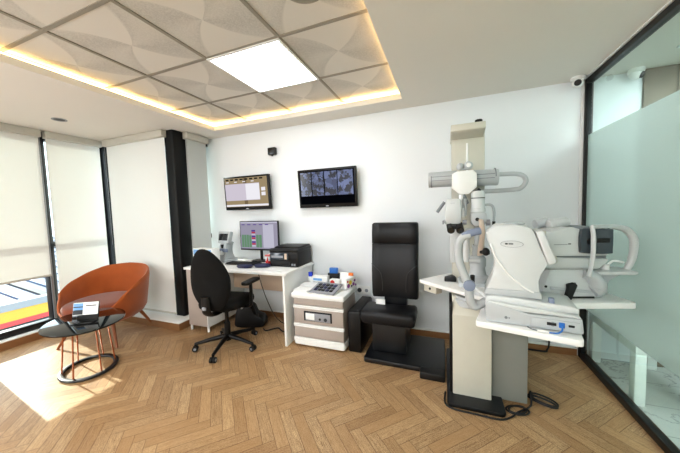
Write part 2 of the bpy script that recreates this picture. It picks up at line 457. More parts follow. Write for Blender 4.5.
# warm cove strips lying on the soffit edge
t = thing('cove_light', 'warm white light strip glowing around the edge of the ceiling recess', 'light', (-1.54, .87, H+.055))
for (x0, x1, y0, y1) in ((TX0-.05, TX0-.012, TY0, TY1+.05), (TX1+.012, TX1+.05, TY0, TY1+.05), (TX0-.012, TX1+.012, TY1+.012, TY1+.05)):
    MB().box(M['cove'], x0, x1, y0, y1, H+.056, H+.07, .003).build('light_strip', t, world=True)
# LED panels in the grid
def led_panel(name, label, x0, y0):
    t = thing(name, label, 'ceiling light', (x0+.31, y0+.31, ZT-.006), 0, None)
    b = MB()
    for (a0, a1, c0, c1) in ((0, .62, 0, .018), (0, .62, .602, .62), (0, .018, .018, .602), (.602, .62, .018, .602)):
        b.box(M['white'], x0+a0, x0+a1, y0+c0, y0+c1, ZT-.014, ZT-.0065)
    b.build('frame', t, world=True)
    MB().box(M['led'], x0+.018, x0+.602, y0+.018, y0+.602, ZT-.012, ZT-.0065).build('diffuser', t, world=True)
led_panel('led_panel', 'square white LED panel glowing in the tiled ceiling recess', -1.62, 1.6)
# ceiling speaker, downlight
t = thing('ceiling_speaker', 'round grille fitting in the ceiling tile in front of the LED panel', 'ceiling fitting', (-.655, 1.30, ZT))
MB().lathe(M['tbar'], [(.085, 0), (.12, 0), (.12, -.008), (.105, -.016), (.085, -.012)], (0, 0, 0), 36).build('ring', t)
MB().lathe(M['dark_out'], [(0, -.022), (.06, -.018), (.085, -.006), (.085, -.001), (0, -.001)], (0, 0, 0), 36).build('grille', t)
t = thing('downlight', 'small round black recessed downlight in the white ceiling near the blinds', 'ceiling light', (-3.79, 1.71, H))
MB().lathe(M['alu'], [(.045, -.001), (.062, -.001), (.062, -.006), (.045, -.004)], n=28).build('ring', t)
MB().lathe(M['black'], [(0, -.001), (.046, -.001), (.046, -.004), (0, -.006)], n=28).build('lens', t)

# glazed wing: window frames, curb, blinds, black column
def window(name, axis, c, a0, a1, bars=()):
    """black framed pane standing in a plane across x (axis X) or y"""
    t = bpy.data.objects.new(name, None); C.objects.link(t); t['kind'] = 'structure'
    mid = (a0+a1)/2; t.location = (c, mid, .1) if axis == 'X' else (mid, c, .1); t.matrix_basis = Matrix.Translation(t.location)
    def bx(b, m, p0, p1, q0, q1, z0, z1):
        if axis == 'X': b.box(m, q0, q1, p0, p1, z0, z1, .004)
        else: b.box(m, p0, p1, q0, q1, z0, z1, .004)
    f = MB(); q0, q1 = (c-.10, c+.0) if axis == 'X' else (c, c+.10)
    bx(f, M['dkframe'], a0, a0+.035, q0, q1, .1, H); bx(f, M['dkframe'], a1-.035, a1, q0, q1, .1, H)
    bx(f, M['dkframe'], a0+.035, a1-.035, q0, q1, .1, .17); bx(f, M['dkframe'], a0+.035, a1-.035, q0, q1, H-.1, H)
    if bars:
        for z in bars: bx(f, M['dkframe'], a0+.035, a1-.035, q0+.02, q1-.02, z-.03, z+.03)
    f.build('window_frame', t, world=True)
    g = MB(); qc = (q0+q1)/2
    g.quad(M['pane'], [(qc, p, z) if axis == 'X' else (p, qc, z) for p, z in ((a0+.03, .165), (a1-.03, .165), (a1-.03, H-.09), (a0+.03, H-.09))])
    g.build('window_pane', t, world=True)
window('window_1', 'X', XL, 1.14, 1.83, (1.08,)); window('window_2', 'X', XL, 1.83, 2.45, (1.08,))
window('window_3', 'Y', 2.50, -4.43, -3.26, (1.08,)); window('window_4', 'X', -3.12, 2.60, 3.046, (1.08,))
b = MB(); b.box(M['alu'], XL+.002, XL+.028, 1.80, 1.822, .17, H-.06, .004); struct(b.build('trim_2'))
b = MB(); b.box(M['dkframe'], XL-.1, -4.43, 2.45, 2.60, 0, H); struct(b.build('trim_3'))
b = MB(); b.prism(M['column'], rrect(-3.255, -3.10, 2.46, 2.655, .02), 0, H, 'XY'); struct(b.build('column'))
# curb: oak front under a white stone top
b = MB(); b.box(M['wood_skirt'], XL, -4.42, 1.14, 2.28, 0, .085); b.box(M['wood_skirt'], XL, -2.98, 2.28, 2.60, 0, .085); b.box(M['wood_skirt'], -3.10, -2.98, 2.60, YB, 0, .085)
struct(b.build('baseboard_left'))
b = MB(); b.box(M['stone'], XL, -4.415, 1.14, 2.275, .085, .1, .003); b.box(M['stone'], XL, -2.975, 2.275, 2.60, .085, .1, .003); b.box(M['stone'], -3.10, -2.975, 2.60, YB, .085, .1, .003)
struct(b.build('trim_4'))
b = MB(); b.box(M['wood_skirt'], -2.975, XR-.03, YB-.018, YB, 0, .065); b.box(M['white'], -2.975, XR-.03, YB-.018, YB, .065, .075); struct(b.build('baseboard_back'))
struct(MB().box(M['wood_skirt'], XL+.02, XL+.038, YF, 1.14, 0, .085).build('baseboard_left.001'))

def blind(label, axis, c, a0, a1, zb, fab, side=1):
    t = thing('roller_blind', label, 'blind', (c, (a0+a1)/2, H) if axis == 'X' else ((a0+a1)/2, c, H))
    def bx(m, p0, p1, q0, q1, z0, z1, bev=0):
        b = MB(); s = side
        if axis == 'X': b.box(m, c+s*q0, c+s*q1, p0, p1, z0, z1, bev)
        else: b.box(m, p0, p1, c+s*q0, c+s*q1, z0, z1, bev)
        return b
    bx(M['cass'], a0, a1, -.005, .08, H-.085, H-.002, .006).build('cassette', t, world=True)
    bx(fab, a0+.012, a1-.012, .03, .0315, zb+.01, H-.083).build('fabric', t, world=True)
    bx(M['cass'], a0+.012, a1-.012, .022, .04, zb-.012, zb+.012, .004).build('bottom_bar', t, world=True)
    b = MB(); p = a0+.006
    b.cyl(M['alu'], (c+side*.05, p, H-.09) if axis == 'X' else (p, c+side*.05, H-.09), (c+side*.05, p, 1.0) if axis == 'X' else (p, c+side*.05, 1.0), .002, n=6)
    b.build('chain', t, world=True)
blind('white roller blind raised above the sill with coloured roofs showing below', 'X', XL+.02, 1.13, 1.808, .715, M['blind'])
blind('full-length white roller blind between the raised blind and the room corner', 'X', XL+.02, 1.845, 2.42, .13, M['blind'])
blind('wide full-length white roller blind facing the room behind the orange armchair', 'Y', 2.47, -4.36, -3.205, .13, M['blind'], -1)
blind('narrow grey-white roller blind between the black column and the back wall', 'X', -3.10, 2.60, 2.94, .12, M['blind2'])

# outside: neighbour's roof with a striped fascia
t = thing('neighbouring_building', 'low building outside with blue-grey ribbed roof and yellow and red fascia', 'building', (-13, 2, -4))
b = MB(); RO = Matrix.Translation((-9.2, 0, -.5)) @ Matrix.Rotation(R(6), 4, 'Y')
b.box(M['roof_out'], -9, 0, -8, 14, -.1, 0, mtx=RO)
for k in range(60): b.box(M['dark_out' if k % 8 == 0 else 'roof_rib'], -9, 0, -8+k*.36, -8+k*.36+.13, 0, .04, mtx=RO)
b.build('roof', t, world=True)
MB().box(M['white_out'], -9.25, -9.0, -8, 14, -.62, -.46).build('gutter', t, world=True)
MB().box(M['yellow_out'], -9.2, -9.02, -8, 14, -.86, -.62).build('yellow_band', t, world=True)
MB().box(M['red_out'], -9.2, -9.02, -8, 14, -.97, -.86).build('red_band', t, world=True)
MB().box(M['dark_out'], -18, -9.25, -7.8, 13.8, -4, -.97).build('wall', t, world=True)
struct(MB().box(M['asphalt'], -40, -4.7, -30, 40, -4.1, -4.0).build('ground'))

# glazed partition
t = bpy.data.objects.new('wall_right', None); C.objects.link(t); t.location = (XR, .4, 0); t['kind'] = 'structure'; t.matrix_basis = Matrix.Translation(t.location)
b = MB(); b.box(M['black'], XR-.02, XR+.03, YB-.045, YB, 0, H, .003); b.box(M['black'], XR-.02, XR+.03, YF, YB-.045, 0, .05, .003); b.box(M['black'], XR-.02, XR+.03, YF, YB-.045, H-.05, H, .003)
b.box(M['white'], XR-.035, XR-.02, YF, YB, H-.012, H, .002); b.box(M['white'], XR-.04, XR-.02, YB-.02, YB, .08, H, .002)
b.build('partition_frame', t, world=True)
yz = lambda x, y0, y1, z0, z1: [(x, y0, z0), (x, y1, z0), (x, y1, z1), (x, y0, z1)]
b = MB(); b.quad(M['glass'], yz(XR, YF, YB-.045, .05, .46)); b.quad(M['glass'], yz(XR, YF, YB-.045, 1.963, H-.05)); b.build('glass_pane', t, world=True)
MB().quad(M['film'], yz(XR, YF, YB-.045, .46, 1.963)).build('frosted_film', t, world=True)
# corridor side
t = thing('corridor_bench', 'white bench behind the frosted glass with square end legs', 'bench', (1.45, 2.7, 0))
MB().box(M['white'], 1.2, 1.62, 2.36, 2.98, .36, .45, .004).build('seat', t, world=True)
for (x, y) in ((1.2, 2.36), (1.56, 2.36), (1.2, 2.92), (1.56, 2.92)): MB().box(M['white'], x, x+.06, y, y+.06, 0, .36, .003).build('leg', t, world=True)
t = thing('corridor_led_panel', 'lit panel in the corridor ceiling beyond the glass partition', 'ceiling light', (1.75, 2.4, H))
MB().box(M['white'], 1.5, 2.1, 2.05, 2.65, H-.012, H-.001).build('frame', t, world=True)
MB().box(M['led'], 1.52, 2.08, 2.07, 2.63, H-.014, H-.0115).build('diffuser', t, world=True)

def dome_cam(label, loc, d, wall=False):
    t = thing('dome_camera', label, 'security camera', loc)
    b = MB(); b.lathe(M['white'], [(0, 0), (.05, 0), (.052, -.012), (.05, -.028), (0, -.03)], n=28); b.build('base', t)
    b = MB(); b.sph(M['white'], (0, 0, -.04), .042, 24); b.build('ball', t)
    d = Vector(d).normalized(); b = MB(); p = Vector((0, 0, -.04))
    b.cyl(M['black'], p+d*.03, p+d*.046, .026, .022, 20); b.build('lens', t)
dome_cam('white dome security camera above the glass partition corner of the room', (1.06, 2.93, H), (-.35, -.85, -.35))
dome_cam('white dome security camera on the corridor ceiling behind the glass', (1.44, 2.955, H), (.7, -.5, -.4))
t = thing('wall_sensor', 'small black sensor box high on the white wall above the pale document screen', 'sensor', (-2.03, YB, 2.16))
MB().box(M['black'], -.055, .055, -.05, -.0005, -.045, .045, .008).build('body', t)
MB().box(M['visor'], -.04, .04, -.054, -.049, -.035, .005, .002).build('window', t)
MB().cyl(M['blkpl'], (0, -.03, -.06), (0, -.03, -.04), .012).build('knob', t)
t = thing('wall_socket', 'white double wall socket behind the black exam chair', 'socket', (-.885, YB-.0005, .452))
MB().box(M['white'], -.085, .085, -.016, 0, -.05, .05, .004).build('plate', t)
for x in (-.042, .042): MB().cyl(M['dark_out' if x < 0 else 'keygrey'], (x, -.0175, 0), (x, -.012, 0), .026 if x < 0 else .02).build('outlet', t)

# ------------------------------------------------------------------ wall screens
def tv(label, x0, x1, z0, z1, y, tilt, content):
    cx, cz = (x0+x1)/2, (z0+z1)/2
    t = thing('wall_television', label, 'television', (cx, YB, cz)); w, h = (x1-x0)/2, (z1-z0)/2
    RT = Matrix.Translation((0, y-YB, 0)) @ Matrix.Rotation(R(tilt), 4, 'X')
    b = MB(); b.box(M['blkpl'], -w, w, -.018, .03, -h, h, .006, mtx=RT); b.box(M['blkpl'], -w*.7, w*.7, .03, .055, -h*.7, h*.7, .01, mtx=RT)
    b.build('bezel', t)
    sb = MB(); q = .022
    sw, sh0, sh1 = w-q, -h+q*1.9, h-q
    sb.box(M['cam_d'], -sw, sw, -.0195, -.0175, sh0, sh1, mtx=RT)
    for (m, a0, a1, c0, c1) in content:
        L = lambda u: -sw+2*sw*u; K = lambda v: sh1-(sh1-sh0)*v
        d = .0205+.0003*content.index((m, a0, a1, c0, c1))
        sb.box(M[m], L(a0), L(a1), -d, -.019, K(c1), K(c0), mtx=RT)
    sb.build('screen', t)
    MB().box(M['tv_white'], -.018, .018, -.0195, -.0175, -h+.012, -h+.02, mtx=RT).build('badge', t)
    b = MB(); b.box(M['black'], -.1, .1, -.012, -.0005, -.1, .1, .003); b.box(M['black'], -.04, .04, y-YB+.05, -.01, -.03, .03, .003); b.build('wall_bracket', t)
tv('screen on the back wall showing a pale document window above the desk', -2.768, -2.052, 1.432, 1.872, 2.93, 3,
   [('tv_tan', 0, 1, 0, 1), ('tv_brown', .45, .53, 0, 1), ('tv_lilac', 0, .82, .2, .78), ('tv_white', .50, .82, .22, .76), ('tv_white', 0, 1, .92, .985), ('tv_white', .86, .95, .36, .48), ('tv_white', .86, .95, .52, .64)]
   + [('tv_dim', .03+.115*k, .1+.115*k, .03, .08) for k in range(8)] + [('tv_white', .04+.2*k, .1+.2*k, .12, .15) for k in range(4)])
tv('screen on the back wall showing a grid of blue security camera views', -1.632, -.905, 1.428, 1.876, 2.93, 4,
   [('cam', .02, .225, .03, .75), ('cam', .24, .46, .03, .75), ('cam', .475, .70, .03, .75), ('cam', .715, .98, .03, .75)])

# ------------------------------------------------------------------ armchair
t = thing('armchair', 'rust orange velvet tub armchair with splayed wooden legs by the blinds', 'chair', (-3.665, 1.93, 0), R(20.4))
def rim(a):
    a = abs(a)/PI
    pts = [(0, .80), (.2, .785), (.36, .73), (.5, .665), (.62, .58), (.70, .49), (.78, .415), (.87, .385), (1, .38)]
    for (p, z), (q, w) in zip(pts, pts[1:]):
        if a <= q: return z+(w-z)*(a-p)/(q-p)
NA = 64; outer = []
for i in range(NA):
    a = -PI+2*PI*i/NA; zr = rim(a); 
    ca, sa = math.cos(a), math.sin(a)
    ex = 2.3
    def P(f, z):
        rx, ry = .418*f, (.40 if ca > 0 else .40)*f
        x = rx*math.copysign(abs(sa)**(2/ex), sa); y = ry*math.copysign(abs(ca)**(2/ex), ca)
        return (x, y, z)
    hgt = zr-.24; k = min(1, hgt/.5)
    sec = [P(.58, .232), P(.70, .24), P(.80, .27), P(.88, .33)]
    for u in (.45, .7, .9): sec.append(P(.88+.12*k*u+.02*(1-k), .33+(zr-.03-.33)*u))
    sec += [P(.985 if k > .6 else .95, zr-.012), P(.955 if k > .6 else .92, zr), P(.92 if k > .6 else .885, zr-.012)]
    zi = min(zr-.05, .40)
    for u in (.3, .65): sec.append(P(.90-.06*u, zr-.03+(zi-zr+.03)*u))
    sec += [P(.82, zi), P(.4, min(zi, .33)), P(.1, min(zi, .33))]
    outer.append(sec)
b = MB(); b.loft(M['velvet'], outer, closed_ring=False, caps=False, loop=True)
b.prism(M['velvet'], [(.28*math.sin(2*PI*i/40), .26*math.cos(2*PI*i/40)) for i in range(40)], .229, .236, 'XY')
b.build('shell', t, ang=60)
cush = []
for z, f in ((.335, .80), (.40, .83), (.435, .825), (.452, .79), (.462, .6), (.466, .3), (.467, .05)):
    cush.append([(.425*f*math.copysign(abs(math.sin(q*2*PI/48))**(2/2.4), math.sin(q*2*PI/48)), (.395*f*(1.12 if math.cos(q*2*PI/48) < 0 else .96))*math.copysign(abs(math.cos(q*2*PI/48))**(2/2.4), math.cos(q*2*PI/48)), z) for q in range(48)])
MB().loft(M['velvet_shade'], cush).build('seat_cushion', t, ang=60)
for (x, y, tx, ty) in ((-.321, -.288, -.21, -.19), (.321, -.288, .21, -.19), (-.321, .288, -.21, .19), (.321, .288, .21, .19)):
    MB().tube(M['walnut'], [(x, y, 0), (tx, ty, .26)], [.011, .02], 14).build('leg', t)

# ------------------------------------------------------------------ coffee table
t = thing('coffee_table', 'oval black glass coffee table on copper rods in front of the orange armchair', 'table', (-3.08, 1.44, 0), R(-24))
TA, TB, TZ = .36, .29, .46
MB().prism(M['bglass'], [(TA*math.cos(2*PI*i/56), TB*math.sin(2*PI*i/56)) for i in range(56)], TZ-.014, TZ, 'XY', bev=.003).build('tabletop', t)
MB().tube(M['black'], [(.228*math.cos(2*PI*i/48), .19*math.sin(2*PI*i/48), .0135) for i in range(48)], .0135, 8, closed=True, flat=(1.6, 1)).build('base_ring', t)
b = MB(); b.tube(M['copper'], [(.18*math.cos(2*PI*i/40), .145*math.sin(2*PI*i/40), TZ-.022) for i in range(40)], .008, 8, closed=True); b.build('top_ring', t)
for k in range(6):
    a = 2*PI*k/6+.4
    MB().tube(M['copper'], [(.22*math.cos(a), .183*math.sin(a), .024), (.18*math.cos(a), .145*math.sin(a), TZ-.016)], .006, 10).build('rod', t)
t = thing('brochure_holder', 'small black card holder with printed leaflet on the coffee table', 'brochure holder', (-3.015, 1.40, TZ), R(30))
MB().box(M['bglass'], -.085, .085, -.05, .05, .0, .012, .003).build('base', t)
TL = Matrix.Translation((0, .01, .01)) @ Matrix.Rotation(R(-14), 4, 'X')
MB().box(M['bglass'], -.105, .105, -.002, .006, 0, .168, .002, mtx=TL).build('stand_panel', t)
b = MB(); b.box(M['paper'], -.10, .10, -.005, -.0025, .055, .165, mtx=TL)
b.box(M['ltblue'], -.098, -.022, -.0058, -.0045, .10, .158, mtx=TL); b.box(M['dark_out'], -.098, -.022, -.0064, -.0045, .06, .10, mtx=TL); b.box(M['dark_out'], -.098, -.022, -.0064, -.0045, .122, .13, mtx=TL)
b.box(M['dark_out'], .0, .085, -.0058, -.0045, .13, .138, mtx=TL)
for k in range(4): b.box(M['keygrey'], .0, .078-.01*(k % 2), -.0058, -.0045, .112-.012*k, .115-.012*k, mtx=TL)
b.build('leaflet', t)

# ------------------------------------------------------------------ desk
DZ = .768
t = thing('desk', 'white office desk with grey cabinet end against the back wall', 'desk', (-2.2, 2.66, 0))
MB().box(M['white'], -2.912, -1.498, 2.334, 2.985, DZ-.028, DZ, .003).build('desktop', t, world=True)
MB().box(M['white'], -1.548, -1.522, 2.345, 2.975, 0, DZ-.028, .002).build('side_panel', t, world=True)
MB().box(M['beige'], -2.60, -1.548, 2.80, 2.82, .42, DZ-.028, .002).build('modesty_panel', t, world=True)
b = MB(); b.box(M['white'], -2.605, -2.59, 2.35, 2.975, .06, DZ-.028, .002); b.box(M['greylam'], -2.892, -2.605, 2.365, 2.975, .06, DZ-.028, .002)
b.build('cabinet', t, world=True)
MB().box(M['greylam'], -2.89, -2.607, 2.348, 2.365, .065, DZ-.034, .003).build('cabinet_door', t, world=True)
for (x, y) in ((-2.875, 2.37), (-2.61, 2.37), (-2.875, 2.95), (-2.61, 2.95)): MB().cyl(M['white'], (x, y, 0), (x, y, .06), .014, n=12).build('foot', t, world=True)

# monitor
t = thing('computer_monitor', 'thin desktop monitor showing green and purple columns on the desk', 'monitor', (-2.205, 2.87, DZ))
MB().box(M['blkpl'], -.295, .295, -.012, .014, .14, .516, .006).build('bezel', t)
b = MB(); b.box(M['mon_bg'], -.283, .283, -.0135, -.011, .16, .506)
def cell(m, u0, u1, v0, v1, d): b.box(M[m], -.283+.566*u0, -.283+.566*u1, -.0135-d, -.012, .506-.346*v1, .506-.346*v0)
cell('mon_lt', 0, 1, 0, .05, .0004); cell('mon_lt', .62, .9, .1, .95, .0003)
for u0, u1 in ((.03, .09), (.1, .16), (.17, .23), (.43, .5), (.51, .58)): cell('mon_gr', u0, u1, .48, .95, .0006)
cell('mon_gr', .24, .3, .5, .95, .0006)
for k in range(9): cell(['mon_pu', 'mon_rd', 'mon_lt'][k % 3], .31, .41, .3+.07*k, .36+.07*k, .0008)
for k in range(5): cell('mon_pu', .04+.16*k, .13+.16*k, .09, .12, .0006)
b.build('screen', t)
MB().tube(M['blkpl'], [(0, .03, .01), (0, .03, .2)], .018, 12).build('neck', t)
MB().prism(M['blkpl'], rrect(-.11, .11, -.06, .09, .03), 0, .012, 'XY', .003).build('stand_base', t)
# keyboard
t = thing('keyboard', 'slim black keyboard on the desk in front of the monitor', 'keyboard', (-2.30, 2.66, DZ), R(3))
MB().box(M['blkpl'], -.215, .215, -.07, .07, 0, .016, .005).build('body', t)
b = MB()
for r_ in range(5):
    for k in range(15): b.box(M['rubber'], -.205+.0275*k, -.182+.0275*k, -.06+.024*r_, -.04+.024*r_, .014, .021, .002)
b.build('keys', t)
# lensmeter
t = thing('lensmeter', 'grey tabletop lens meter with dark display beside the monitor', 'optical instrument', (-2.66, 2.795, DZ+.001), R(-4))
b = MB(); b.prism(M['dev_g'], smooth_poly([(-.10, .012), (.09, .012), (.06, .05), (.035, .12), (.04, .2), (.06, .245), (-.04, .26), (-.08, .2), (-.085, .1)], 4), -.055, .055, 'YZ', .01); b.build('body', t)
b = MB(); b.prism(M['dev_g'], [(-.09, .0), (.09, 0), (.105, .155), (-.105, .155)], -.03, .03, 'XZ', .012, mtx=Matrix.Translation((0, -.045, .235)) @ Matrix.Rotation(R(-12), 4, 'X')); b.build('head', t)
MB().box(M['scr_off'], -.075, .075, -.036, -.028, .035, .125, .003, mtx=Matrix.Translation((0, -.045, .235)) @ Matrix.Rotation(R(-12), 4, 'X')).build('display', t)
MB().box(M['dev_blue'], -.10, .10, -.105, -.085, .13, .175, .008).build('lens_table', t)
b = MB(); b.cyl(M['white'], (0, -.11, .12), (0, -.085, .12), .03, n=20); b.cyl(M['black'], (0, -.085, .225), (0, -.085, .18), .02, .012); b.build('lens_port', t)
MB().prism(M['dev_g'], rrect(-.085, .085, -.11, .1, .03), 0, .035, 'XY', .008).build('base', t)
# blue-white box behind the chair
t = thing('tissue_box', 'white and pale blue box at the far cabinet end of the desk', 'box', (-2.735, 2.52, DZ), R(-3))
MB().box(M['paper'], -.16, .16, -.06, .06, 0, .205, .004).build('box', t)
b = MB(); b.box(M['ltblue'], -.15, .15, -.0615, -.058, .13, .195); b.box(M['royal'], -.06, .06, -.0625, -.058, .168, .18); b.build('print', t)
# cup
t = thing('paper_cup', 'white and red printed cup beside the printer', 'cup', (-1.955, 2.70, DZ))
MB().lathe(M['paper'], [(0, 0), (.034, 0), (.043, .125), (.04, .125), (.032, .005), (0, .005)], n=28).build('cup', t)
b = MB(); b.lathe(M['red'], [(.0352, .01), (.0385, .05)], n=28); b.lathe(M['red'], [(.0425, .105), (.0436, .12)], n=28)
b.prism(M['red'], [(-.012, .03), (.02, .03), (.012, .1)], -.0435, -.03, 'XZ'); b.build('print', t)
# glasses cases
def gcase(mb):
    mb.lathe(M['dkblue'], [(0, 0), (.5, .02), (.85, .12), (1, .4), (1, .55), (.9, .85), (.6, .97), (0, 1)], n=24)
    bmesh.ops.transform(mb.bm, matrix=Matrix.Diagonal((.095, .045, .045, 1)), verts=mb.bm.verts)
one('glasses_case', 'dark navy glasses case on the desk nearest the keyboard', 'glasses case', (-2.115, 2.465, DZ), gcase, rz=R(12))
one('glasses_case.001', 'dark navy glasses case on the desk nearest the printer', 'glasses case', (-1.93, 2.545, DZ), gcase, rz=R(20))
def sheet(w, h):
    def f(mb):
        mb.box(M['paper'], -w/2, w/2, -h/2, h/2, 0, .003)
    return f
one('paper_sheet', 'loose white paper lying on the desk in front of the printer', 'paper', (-1.72, 2.43, DZ), sheet(.21, .13), rz=R(-3))
one('paper_sheet.001', 'white paper sheet under the navy glasses cases', 'paper', (-2.0, 2.44, DZ), sheet(.06, .04), rz=R(30))
# printer
t = thing('printer', 'black multifunction printer with glossy front panel on the desk', 'printer', (-1.70, 2.79, DZ), R(1))
b = MB(); b.box(M['blkpl'], -.185, .185, -.17, .17, 0, .175, .012); b.box(M['blkpl'], -.185, .185, -.175, .17, .165, .205, .01); b.build('body', t)
MB().prism(M['blkpl'], [(-.13, .2), (.165, .2), (.165, .225), (.03, .232), (-.1, .222)], -.15, .17, 'YZ', .006).build('document_feeder', t)
b = MB(); b.box(M['visor'], -.17, .07, -.185, -.172, .085, .16, .003); b.box(M['beige'], .02, .05, -.1865, -.18, .09, .155); b.box(M['keygrey'], -.15, .0, -.1865, -.18, .105, .13); b.build('control_panel', t)
MB().box(M['rubber'], -.16, .08, -.18, -.165, .02, .075, .003).build('paper_tray', t)
b = MB(); b.box(M['keygrey'], .10, .12, -.178, -.168, .015, .04); b.box(M['keygrey'], .13, .15, -.178, -.168, .015, .04); b.build('ink_window', t)
# bag and cables below the desk
t = thing('cable_bag', 'lumpy black bag with cables on the floor under the desk', 'bag', (-2.2, 2.62, 0), R(16))
b = MB(); b.prism(M['blkpl'], smooth_poly([(-.17, .01), (.12, .01), (.17, .05), (.14, .13), (.06, .17), (.02, .26), (-.06, .29), (-.15, .25), (-.19, .12)], 4), -.03, .14, 'XZ', .02); b.build('body', t)
MB().tube(M['rubber'], [(-.10, .05, .26), (-.06, .04, .35), (.03, .03, .29), (.10, .0, .13)], .012, 8, smooth_n=5).build('strap', t)
b = MB(); b.tube(M['rubber'], [(-2.02, 2.62, .01), (-1.95, 2.58, .012), (-1.86, 2.68, .012), (-1.74, 2.62, .012), (-1.57, 2.70, .012)], .007, 6, smooth_n=6)
tag(b.build('power_cable', loc=(-1.75, 2.72, 0), world=False), 'black power cable on the floor under the desk', 'cable')
b = MB(); b.tube(M['rubber'], [(-2.2, 2.79, .73), (-2.15, 2.77, .55), (-2.05, 2.76, .3), (-1.93, 2.76, .1), (-1.8, 2.80, .012), (-1.6, 2.86, .012)], .005, 6, smooth_n=6)
tag(b.build('hanging_cable', loc=(-1.8, 2.8, 0)), 'thin black cable hanging from under the desktop to the floor', 'cable')

# ------------------------------------------------------------------ office chair
t = thing('office_chair', 'black swivel office chair with tall rounded backrest at the desk', 'chair', (-2.13, 2.17, 0), R(8))
# local +y is the way it faces
for k in range(5):
    a = R(-8+72*k)
    dx, dy = math.cos(a), math.sin(a)
    l = MB().tube(M['blkpl'], [(.03*dx, .03*dy, .115), (.17*dx, .17*dy, .098), (.31*dx, .31*dy, .072)], [.026, .02, .015], 10).build('leg', t)
    b = MB(); ux, uy = -dy, dx
    for s_ in (-1, 1):
        c = Vector((.315*dx+ux*.017*s_, .315*dy+uy*.017*s_, .027))
        b.cyl(M['rubber'], c-Vector((ux, uy, 0))*.009, c+Vector((ux, uy, 0))*.009, .027, n=18)
        b.cyl(M['keygrey'], c+Vector((ux, uy, 0))*.0095*s_-Vector((ux, uy, 0))*.001, c+Vector((ux, uy, 0))*.0105*s_, .013, n=14)
    b.cyl(M['blkpl'], (.31*dx, .31*dy, .03), (.31*dx, .31*dy, .08), .012, n=10)
    b.build('caster', l)
b = MB(); b.cyl(M['blkpl'], (0, 0, .07), (0, 0, .26), .032, .03); b.cyl(M['blkpl'], (0, 0, .26), (0, 0, .43), .018); b.box(M['blkpl'], -.09, .09, -.11, .1, .40, .45, .012); b.build('column', t)
def sh(f, zz, lift=0):
    out = []
    for q in range(40):
        a = 2*PI*q/40; s_, c_ = math.sin(a), math.cos(a)
        x = .245*f*math.copysign(abs(c_)**.7, c_); y = .03+.25*f*math.copysign(abs(s_)**.7, s_)
        out.append((x, y, zz-.04*max(0, (y-.1)/.18)**2))
    return out
MB().loft(M['blkfab'], [sh(.90, .445), sh(.98, .46), sh(1, .49), sh(.97, .52), sh(.85, .535), sh(.5, .53), sh(.1, .525)]).build('seat', t, ang=60)
# backrest: egg outline, curved
def back_ring(off, f):
    out = []
    for q in range(44):
        a = 2*PI*q/44; c_, s_ = math.cos(a), math.sin(a)
        z = .775+.305*f*s_; u = (z-.775)/.305
        wx = .212*(1-.22*max(0, u)**2-.10*max(0, -u)**2-.10*u)
        x = wx*f*math.copysign(abs(c_)**.85, c_)
        y = -.245+off-.10*max(0, u)**1.5*.9-.035*(1-u*u)+.45*x*x*1.1
        out.append((x+.035, y, z))
    return out
MB().loft(M['blkfab'], [back_ring(-.02, .05), back_ring(-.022, .6), back_ring(-.018, .92), back_ring(-.002, 1.0), back_ring(.02, .97), back_ring(.04, .8), back_ring(.045, .05)]).build('backrest', t, ang=60)
b = MB(); b.tube(M['blkpl'], [(0, -.05, .42), (0, -.2, .42), (0, -.285, .47), (0, -.30, .62)], [.03, .03, .03, .025], 10, flat=(1.7, .6), smooth_n=5); b.build('back_support', t)
MB().box(M['keygrey'], -.02, .02, -.325, -.31, .50, .53, .004).build('tension_knob', t)
for s_ in (-1, 1):
    p = MB().tube(M['blkpl'], [(.16*s_, .02, .43), (.27*s_, .02, .44), (.285*s_, .02, .52), (.285*s_, .02, .68)], .02, 10, flat=(1.2, .7), smooth_n=4).build('armrest', t)
    MB().prism(M['blkpl'], rrect(.285*s_-.045, .285*s_+.045, -.1, .15, .035), .68, .712, 'XY', .01).build('arm_pad', p)
MB().box(M['paper'], .05, .052, .18, .24, .33, .44).build('care_tag', t)

